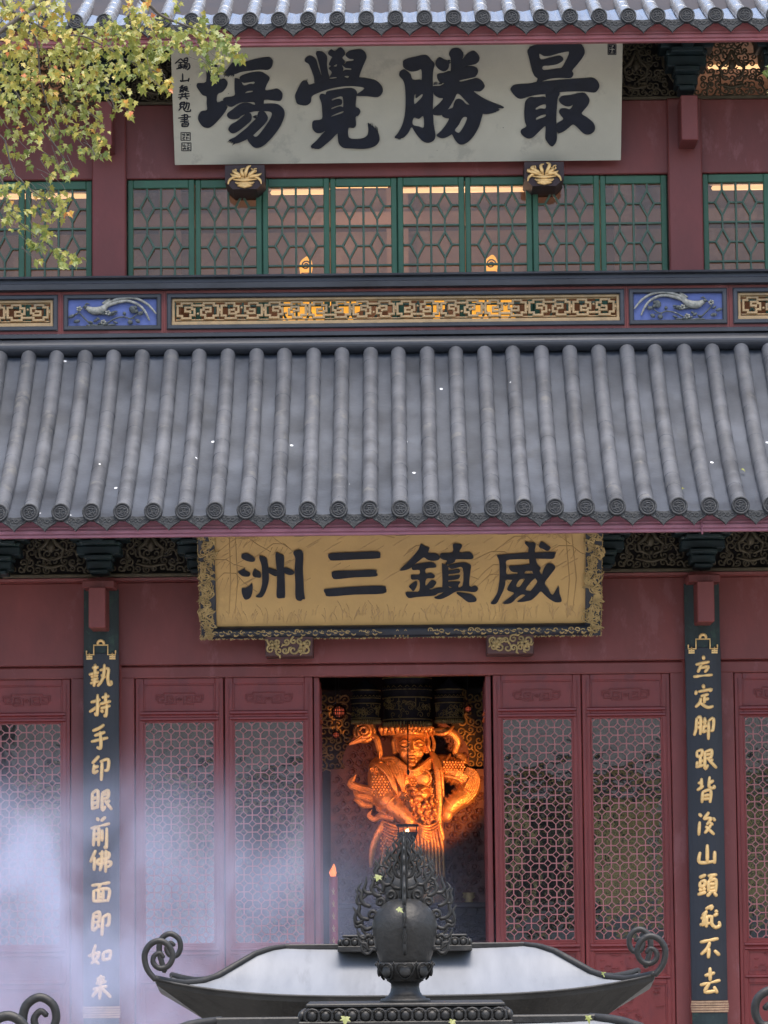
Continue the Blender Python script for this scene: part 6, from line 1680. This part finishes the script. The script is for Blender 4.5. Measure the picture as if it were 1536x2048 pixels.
# pillars, basin and feet under the roof
m = MB(); zb_ = zF + mid(1) - .13
m.box(-.62, .62, YF - .34, YF + .34, .75, 1.15, c=.03); m.box(-.68, .68, YF - .4, YF + .4, 1.152, 1.2, c=.015); m.box(-.7, .7, YF - .42, YF + .42, .0, .2, c=.02)
build('basin', m, M_bronze, bur)
for sx in (-1, 1):
    for sy in (-1, 1):
        m = MB(); m.lathe([(.045, 1.202), (.04, 1.25), (.04, zb_ - .05), (.055, zb_)], (sx * .6, YF + sy * .32, 0), n=16); build('pillar', m, M_bronze, bur)
        m = MB(); m.lathe([(.09, .202), (.06, .3), (.07, .6), (.1, .748)], (sx * .5, YF + sy * .25, 0), n=14); build('leg', m, M_bronze, bur)
far = dup(bur, None, (0, YR, zR - zF))
far['label'] = 'incense burner behind, its pale roof sweeping up to scrolled corners before the doors'
pl_ = MB(); pl_.box(-1.6, 1.6, YR - 1, YR + 1, .002, zR - zF - .001, c=.01)
build('stone_plinth', pl_, M_stone, label='low stone plinth under the farther incense burner', cat='plinth')

# ================================================================== MAPLE
def leaf_mat(name, stops):
    m = bpy.data.materials.new(name); m.use_nodes = True
    t = m.node_tree; N = t.nodes; L = t.links
    p = N['Principled BSDF']; at_ = N.new('ShaderNodeAttribute'); at_.attribute_name = 'tint'
    cr_ = N.new('ShaderNodeValToRGB'); e = cr_.color_ramp.elements
    e[0].position = stops[0][0]; e[0].color = (*stops[0][1], 1); e[1].position = stops[-1][0]; e[1].color = (*stops[-1][1], 1)
    for s_ in stops[1:-1]:
        q_ = e.new(s_[0]); q_.color = (*s_[1], 1)
    L.new(at_.outputs['Fac'], cr_.inputs[0]); L.new(cr_.outputs[0], p.inputs['Base Color'])
    p.inputs['Roughness'].default_value = .38
    tr = N.new('ShaderNodeBsdfTranslucent'); mx = N.new('ShaderNodeMixShader'); mx.inputs[0].default_value = .35
    L.new(cr_.outputs[0], tr.inputs[0]); L.new(p.outputs[0], mx.inputs[1]); L.new(tr.outputs[0], mx.inputs[2])
    L.new(mx.outputs[0], N['Material Output'].inputs[0])
    return m
M_leaf = leaf_mat('maple_leaf', [(0, (.10, .15, .03)), (.3, (.20, .235, .045)), (.6, (.36, .33, .06)), (.82, (.52, .39, .07)), (.93, (.60, .30, .05)), (1, (.62, .2, .06))])
LEAF2 = [(0, -.12), (.16, -.2), (.46, -.12), (.3, .1), (.52, .38), (.24, .34), (.0, .95), (-.24, .34), (-.52, .38), (-.3, .1), (-.46, -.12), (-.16, -.2)]
def add_leaf(mb, c, size, rg, tint, face=None):
    nrm_ = Vector((rg.gauss(0, .45), -1 + rg.gauss(0, .35), rg.gauss(.25, .5))).normalized() if face is None else face
    down = Vector((rg.gauss(0, .55), rg.gauss(0, .3), -1)).normalized()
    yv = (down - nrm_ * down.dot(nrm_)).normalized(); xv = yv.cross(nrm_)
    fold = rg.uniform(-.1, .3); curl = rg.uniform(-.25, .25)
    sx = rg.uniform(.8, 1.05)
    vs = [Vector(c)]
    for a, b in LEAF2: vs.append(Vector(c) + (xv * a * sx + yv * b + nrm_ * (abs(a) * fold + b * b * curl)) * size)
    n_ = len(LEAF2)
    mb.add(vs, [(0, i + 1, (i + 1) % n_ + 1) for i in range(n_)], 0, False, tint)
YM = -9.0
km = S(200, YM)
CL = [  # clumps of foliage: x, y, radius, leaves, yellowness
 (15,15,34,60,.6),(60,14,30,50,.6),(105,22,26,36,.65),(30,60,32,50,.6),(85,58,30,44,.6),(130,16,18,10,.6),(118,62,22,26,.6),(150,75,24,30,.5),(180,66,22,26,.45),(225,55,24,32,.42),(258,62,22,28,.45),(275,36,20,22,.6),(305,42,22,26,.55),(262,8,16,12,.8),(290,12,14,10,.7),
 (350,14,14,8,.5),(320,75,24,34,.4),(355,70,22,30,.4),(390,62,22,30,.36),(420,70,22,30,.33),(445,88,20,26,.3),(470,100,17,20,.28),(482,118,10,8,.35),(405,40,14,12,.4),(412,100,18,26,.33),(440,118,16,14,.4),
 (20,105,30,48,.6),(65,108,28,44,.6),(110,105,26,38,.55),(150,112,26,36,.45),(190,105,26,36,.42),(230,98,26,36,.42),(270,98,26,36,.42),(305,108,24,32,.4),(328,105,18,22,.36),(372,92,13,12,.33),(412,128,14,16,.3),(428,142,13,10,.3),(432,155,7,5,.25),
 (18,150,28,42,.55),(60,152,26,38,.55),(108,150,20,22,.6),(160,150,24,32,.42),(200,142,26,36,.42),(240,140,24,34,.45),(280,140,24,32,.45),(308,146,20,26,.5),(334,166,9,9,.75),(322,172,10,8,.5),(338,182,5,3,.7),
 (20,195,26,36,.5),(60,195,22,26,.48),(100,190,18,16,.7),(150,185,22,26,.45),(190,178,24,32,.42),(228,185,22,26,.45),(255,200,16,14,.55),(258,222,11,7,.6),(230,215,14,8,.5),(290,168,16,12,.45),
 (25,232,20,22,.45),(65,232,20,22,.42),(100,225,18,16,.42),(135,222,20,20,.42),(170,222,20,20,.42),(200,235,12,8,.5),
 (30,265,18,16,.4),(70,270,18,16,.36),(110,262,20,20,.36),(150,262,20,22,.4),(185,258,20,22,.5),(205,280,16,16,.5),(190,305,16,16,.42),(165,300,16,14,.36),(208,312,10,8,.4),(130,300,12,8,.36),
 (18,300,14,12,.36),(40,310,12,8,.36),(60,328,10,7,.33),(95,320,11,8,.33),(120,330,12,10,.33),(140,350,12,10,.36),(150,342,8,4,.4),(108,350,12,10,.36),(12,340,14,12,.36),(60,300,10,6,.35),
 (15,380,16,16,.45),(45,370,12,8,.45),(75,390,12,10,.5),(100,388,12,10,.5),(125,402,14,12,.55),(120,425,12,10,.55),(95,430,14,12,.48),(65,420,14,12,.5),(20,415,16,16,.45),(142,425,6,2,.85),(130,385,6,3,.5),
 (15,445,14,12,.4),(45,455,10,8,.4),(75,455,14,12,.36),(95,475,14,12,.36),(65,485,12,10,.36),(85,500,14,12,.36),(115,500,12,10,.36),(135,515,16,14,.36),(155,522,12,10,.36),(125,530,10,7,.33),(75,520,8,4,.36),(38,430,8,4,.45)]
tree = empty('maple_tree', (-4.6, YM, 0), 'yellow-green maple whose leafy boughs hang across the upper left corner', 'tree')
rg = random.Random(17)
crown = MB(); br = MB()
MA = lambda x, y, d=0: at(x, y, YM + d)
for x, y, r_, nl, ty in CL:
    dpt = rg.uniform(-.35, .35)
    for _ in range(int(nl * 1.12)):
        a, b = rg.gauss(0, .5) * r_, rg.gauss(0, .5) * r_
        c = MA(x + a, y + b, dpt + rg.uniform(-.22, .22))
        tn = min(1, max(.02, ty + rg.gauss(0, .16) + (.35 if rg.random() < .02 else 0)))
        add_leaf(crown, c, rg.uniform(9, 16.5) * km, rg, tn)
build('crown', crown, M_leaf, tree)
def limb(pts, r0, r1, n=7):
    p = catmull(pts, 4); br.tube(p, [r0, r1], n=n)
ba = (-4.55, YM + .1, 5.1)
limb([ba, (-3.6, YM + .05, 6.0), tuple(MA(-60, -40, .05)), tuple(MA(10, 10, 0)), tuple(MA(60, 52, 0))], .022, 3 * km)
limb([tuple(MA(60, 52)), tuple(MA(75, 90)), tuple(MA(80, 150)), tuple(MA(95, 210)), tuple(MA(120, 262))], 2.6 * km, .8 * km)
limb([tuple(MA(40, 34)), tuple(MA(90, 58)), tuple(MA(120, 70)), tuple(MA(165, 72)), tuple(MA(200, 88)), tuple(MA(230, 105)), tuple(MA(258, 122)), tuple(MA(330, 150))], 2.8 * km, .8 * km)
limb([ba, (-3.4, YM - .3, 7.0), tuple(MA(180, -60, -.1)), tuple(MA(285, 0, -.05)), tuple(MA(318, 28)), tuple(MA(352, 44)), tuple(MA(400, 62)), tuple(MA(450, 92))], .02, .9 * km)
limb([ba, (-3.5, YM, 5.5), tuple(MA(-50, 120)), tuple(MA(20, 170)), tuple(MA(60, 230)), tuple(MA(110, 290)), tuple(MA(140, 340))], .012, .7 * km)
limb([ba, (-3.5, YM + .1, 5.1), tuple(MA(-40, 300)), tuple(MA(30, 350)), tuple(MA(70, 385)), tuple(MA(120, 415))], .01, .6 * km)
limb([ba, (-3.5, YM + .1, 4.9), tuple(MA(-40, 380)), tuple(MA(20, 430)), tuple(MA(70, 470)), tuple(MA(140, 520))], .01, .6 * km)
for _ in range(130):
    x, y, r_, nl, ty = rg.choice(CL)
    a = (x - rg.uniform(10, 40), y - rg.uniform(10, 40))
    limb([tuple(MA(a[0], a[1], .05)), tuple(MA((a[0] + x) / 2 + rg.uniform(-6, 6), (a[1] + y) / 2, 0)), tuple(MA(x, y + r_ * .4, -.05))], .8 * km, .35 * km, 5)
build('branch', br, M_bark, tree)
m = MB(); m.tube(catmull([(-4.6, YM, 0), (-4.65, YM, 1.5), (-4.5, YM + .1, 3.2), (-4.55, YM + .1, 5.0), (-4.7, YM + .2, 7.2), (-4.6, YM + .2, 9.5)], 4), [.24, .18, .16, .13, .09, .03], n=12)
build('trunk', m, M_bark, tree)
# a second tree at the far right: only the tip of a twig reaches in
t2 = empty('young_tree', (4.9, YM - 1, 0), 'tree beyond the right edge with a pale green twig tip reaching in', 'tree')
crown = MB()
for _ in range(5): add_leaf(crown, at(1532 + rg.uniform(-6, 10), 140 + rg.uniform(-12, 10), YM - 1), rg.uniform(10, 14) * km, rg, rg.uniform(.05, .2))
for _ in range(500): add_leaf(crown, at(1660 + rg.gauss(0, 45), 120 + rg.gauss(0, 70), YM - 1 + rg.uniform(-.4, .4)), rg.uniform(10, 15) * km, rg, rg.uniform(.05, .3))
build('crown', crown, M_leaf, t2)
m = MB(); m.tube(catmull([(4.9, YM - 1, 0), (4.8, YM - 1, 2.5), (4.6, YM - 1, 5), tuple(at(1640, 90, YM - 1))], 4), [.12, .09, .06, .02], n=10)
m.tube(catmull([tuple(at(1640, 90, YM - 1)), tuple(at(1590, 120, YM - 1)), tuple(at(1536, 138, YM - 1))], 4), [.02, .004], n=6)
build('trunk', m, M_bark, t2)
# fallen leaves
def fallen(px, py, Y, size, tint, label, tilt=(0, -.5, .8), nrm_out=.012):
    c = at(px, py, Y) ; m = MB()
    r2 = random.Random(int(px)); add_leaf(m, c + Vector((0, -nrm_out, nrm_out * .5)), size * .8, r2, tint * .7, Vector(tilt).normalized())
    build('fallen_leaf', m, M_leaf, loc=c, label=label, cat='leaf', group='fallen leaves')
def roof_hit(px, py):
    d = ray(px, py); best = None
    for i in range(len(prof_low) - 1):
        (y0, z0), (y1, z1) = prof_low[i], prof_low[i + 1]
        for t in range(20):
            y = y0 + (y1 - y0) * t / 20; z = z0 + (z1 - z0) * t / 20
            p = CAM + d * ((y - CAM.y) / d.y); e = abs(p.z - z)
            if best is None or e < best[0]: best = (e, y)
    return best[1]
for px, py, s_, tn, lab in ((1484, 940, .05, .5, 'yellow leaf lying on the lower roof near its right end'), (1366, 978, .035, .6, 'small pale curled leaf on the lower roof above the eave, right side'), (580, 778, .03, .45, 'small pale leaf high on the lower roof left of centre')):
    fallen(px, py, roof_hit(px, py) - .01, s_, tn, lab, (.2, -.6, .8))
for px, py, Y, s_, tn, lab in ((757, 1757, YF - .02, .03, .45, 'dry leaf caught in the flame finial of the nearer burner'), (797, 1822, YF - .2, .026, .42, 'small dry leaf stuck on the vase of the nearer burner'), (691, 2040, YF - .2, .035, .5, 'curled leaf on the lotus seat of the nearer burner, left of the vase'),
                               (905, 2046, YF - .2, .03, .55, 'leaf on the lotus seat of the nearer burner, right of the vase'), (1176, 2038, YF - .15, .03, .5, 'leaf on the right hip of the nearer burner roof'), (1207, 1949, YR - .3, .035, .35, 'leaf on the right sweep of the farther burner roof')):
    fallen(px, py, Y, s_, tn, lab, (.1, -.8, .6))

# ================================================================== what the glass mirrors: the court behind the viewer
M_yellow = pmat('yellow_lime_wash', (.60, .47, .22), .8, var=.15, vs=1)
oh = empty('yellow_hall', (0, -66, 0), 'yellow-walled hall across the court, seen only mirrored in the door panes', 'hall')
m = MB(); m.box(-16, 16, -68, -66, 0, 6.5); build('wall', m, M_yellow, oh)
m = MB(); m.box(-17, 17, -65.95, -65.8, 0, 2.4); build('stone_base', m, M_stone, oh)
m = MB()
m.add([(-18, -64.5, 6.3), (18, -64.5, 6.3), (15, -70, 11), (-15, -70, 11)], [(0, 1, 2, 3)]); m.box(-18, 18, -64.6, -64.4, 6.0, 6.35); build('roof', m, M_disc, oh)
for x in (-12, -8, -4, 0, 4, 8, 12):
    m = MB(); m.box(x - .9, x + .9, -65.79, -65.7, 2.5, 5.6); build('window', m, M_dark if x % 8 else M_white, oh)
M_leafd = leaf_mat('court_leaf', [(0, (.04, .06, .03)), (.7, (.10, .12, .06)), (1, (.26, .22, .10))])
def court_tree(x, y, h, label, seed):
    r2 = random.Random(seed)
    t = empty('court_tree', (x, y, 0), label, 'tree', 'trees across the court')
    m = MB(); m.tube(catmull([(x, y, 0), (x + .2, y, h * .4), (x - .2, y, h * .8)], 4), [.35, .25, .1], n=10)
    for _ in range(6):
        a = r2.uniform(0, 6.28); z = h * r2.uniform(.35, .6)
        m.tube(catmull([(x, y, z), (x + 1.2 * math.cos(a), y + 1.2 * math.sin(a), z + .7), (x + 2.4 * math.cos(a), y + 2.4 * math.sin(a), z + 1.0)], 3), [.12, .04], n=6)
    build('trunk', m, M_bark, t)
    c = MB()
    for _ in range(230):
        p = Vector((x + r2.gauss(0, 1.5), y + r2.gauss(0, 1.5), h * .7 + r2.gauss(0, h * .17)))
        n_ = Vector((r2.gauss(0, 1), r2.gauss(0, 1), r2.gauss(0, 1))).normalized()
        add_leaf(c, p, r2.uniform(.2, .4), r2, max(.02, r2.random()), n_)
    build('crown', c, M_leafd, t)
for x, y, h, lab, sd_ in ((-6, -52, 7, 'broad tree left in the court, mirrored in the left door panes', 1), (1.5, -56, 6, 'tree in the middle of the court, mirrored in the door panes', 2), (7, -50, 6.5, 'bushy tree right in the court, mirrored in the right door panes', 3), (-13, -50, 8, 'tallest tree at the left end of the court', 4), (13, -54, 8, 'tallest tree at the right end of the court', 5)):
    court_tree(x, y, h, lab, sd_)

# ================================================================== SMOKE
m = MB()
sx0, sx1, sy0, sy1 = -6.0, 2.0, -12.5, -1.2
m.box(sx0, sx1, sy0, sy1, .05, 6.2)
smk = build('incense_smoke', m, [], kind='stuff')
ms = bpy.data.materials.new('incense_smoke'); ms.use_nodes = True
t = ms.node_tree; N = t.nodes; L = t.links; N.clear()
out = N.new('ShaderNodeOutputMaterial'); pv = N.new('ShaderNodeVolumePrincipled')
pv.inputs['Color'].default_value = (.72, .77, 1.0, 1); pv.inputs['Anisotropy'].default_value = .25
tc = N.new('ShaderNodeTexCoord'); sp_ = N.new('ShaderNodeSeparateXYZ'); L.new(tc.outputs['Object'], sp_.inputs[0])
def mr(src, a, b, c, d, st='SMOOTHSTEP'):
    n_ = N.new('ShaderNodeMapRange'); n_.interpolation_type = st
    n_.inputs[1].default_value, n_.inputs[2].default_value, n_.inputs[3].default_value, n_.inputs[4].default_value = a, b, c, d
    L.new(src, n_.inputs[0]); return n_.outputs[0]
def mul(a, b):
    n_ = N.new('ShaderNodeMath'); n_.operation = 'MULTIPLY'; L.new(a, n_.inputs[0]); L.new(b, n_.inputs[1]); return n_.outputs[0]
def addn(a, b):
    n_ = N.new('ShaderNodeMath'); n_.operation = 'ADD'; L.new(a, n_.inputs[0])
    if isinstance(b, float): n_.inputs[1].default_value = b
    else: L.new(b, n_.inputs[1])
    return n_.outputs[0]
nz = N.new('ShaderNodeTexNoise'); nz.inputs['Scale'].default_value = .95; nz.inputs['Detail'].default_value = 6; nz.inputs['Roughness'].default_value = .5; nz.inputs['Distortion'].default_value = 1.6
mp = N.new('ShaderNodeMapping'); mp.inputs['Scale'].default_value = (1, .45, .8); mp.inputs['Location'].default_value = (3.1, 0, 1.7)
L.new(tc.outputs['Object'], mp.inputs[0]); L.new(mp.outputs[0], nz.inputs['Vector'])
puff = mr(nz.outputs[0], .45, .60, .02, 1.0)
zfade = mul(mr(sp_.outputs[2], 2.7, 3.55, 1.0, 0.0), mr(sp_.outputs[2], 1.2, 2.2, .55, 1.0))
# drifts from dense at the far left to nothing near the middle; the right limit leans with height
xz = addn(sp_.outputs[0], mr(sp_.outputs[2], 1.0, 4.0, 0.0, 1.1, 'LINEAR'))
xf = mr(xz, -2.9, 1.3, 1.0, 0.0)
yf_ = mul(mr(sp_.outputs[1], sy0, sy0 + 2, 0, 1), mr(sp_.outputs[1], -3.2, -1.3, 1, 0))
ef = mul(mr(sp_.outputs[0], sx0, sx0 + 1.2, 0, 1), yf_)
dens = mul(mul(mul(puff, zfade), xf), ef)
sc2 = N.new('ShaderNodeMath'); sc2.operation = 'MULTIPLY'; sc2.inputs[1].default_value = .25; L.new(dens, sc2.inputs[0])
L.new(sc2.outputs[0], pv.inputs['Density'])
L.new(pv.outputs[0], out.inputs['Volume'])
smk.data.materials.append(ms)
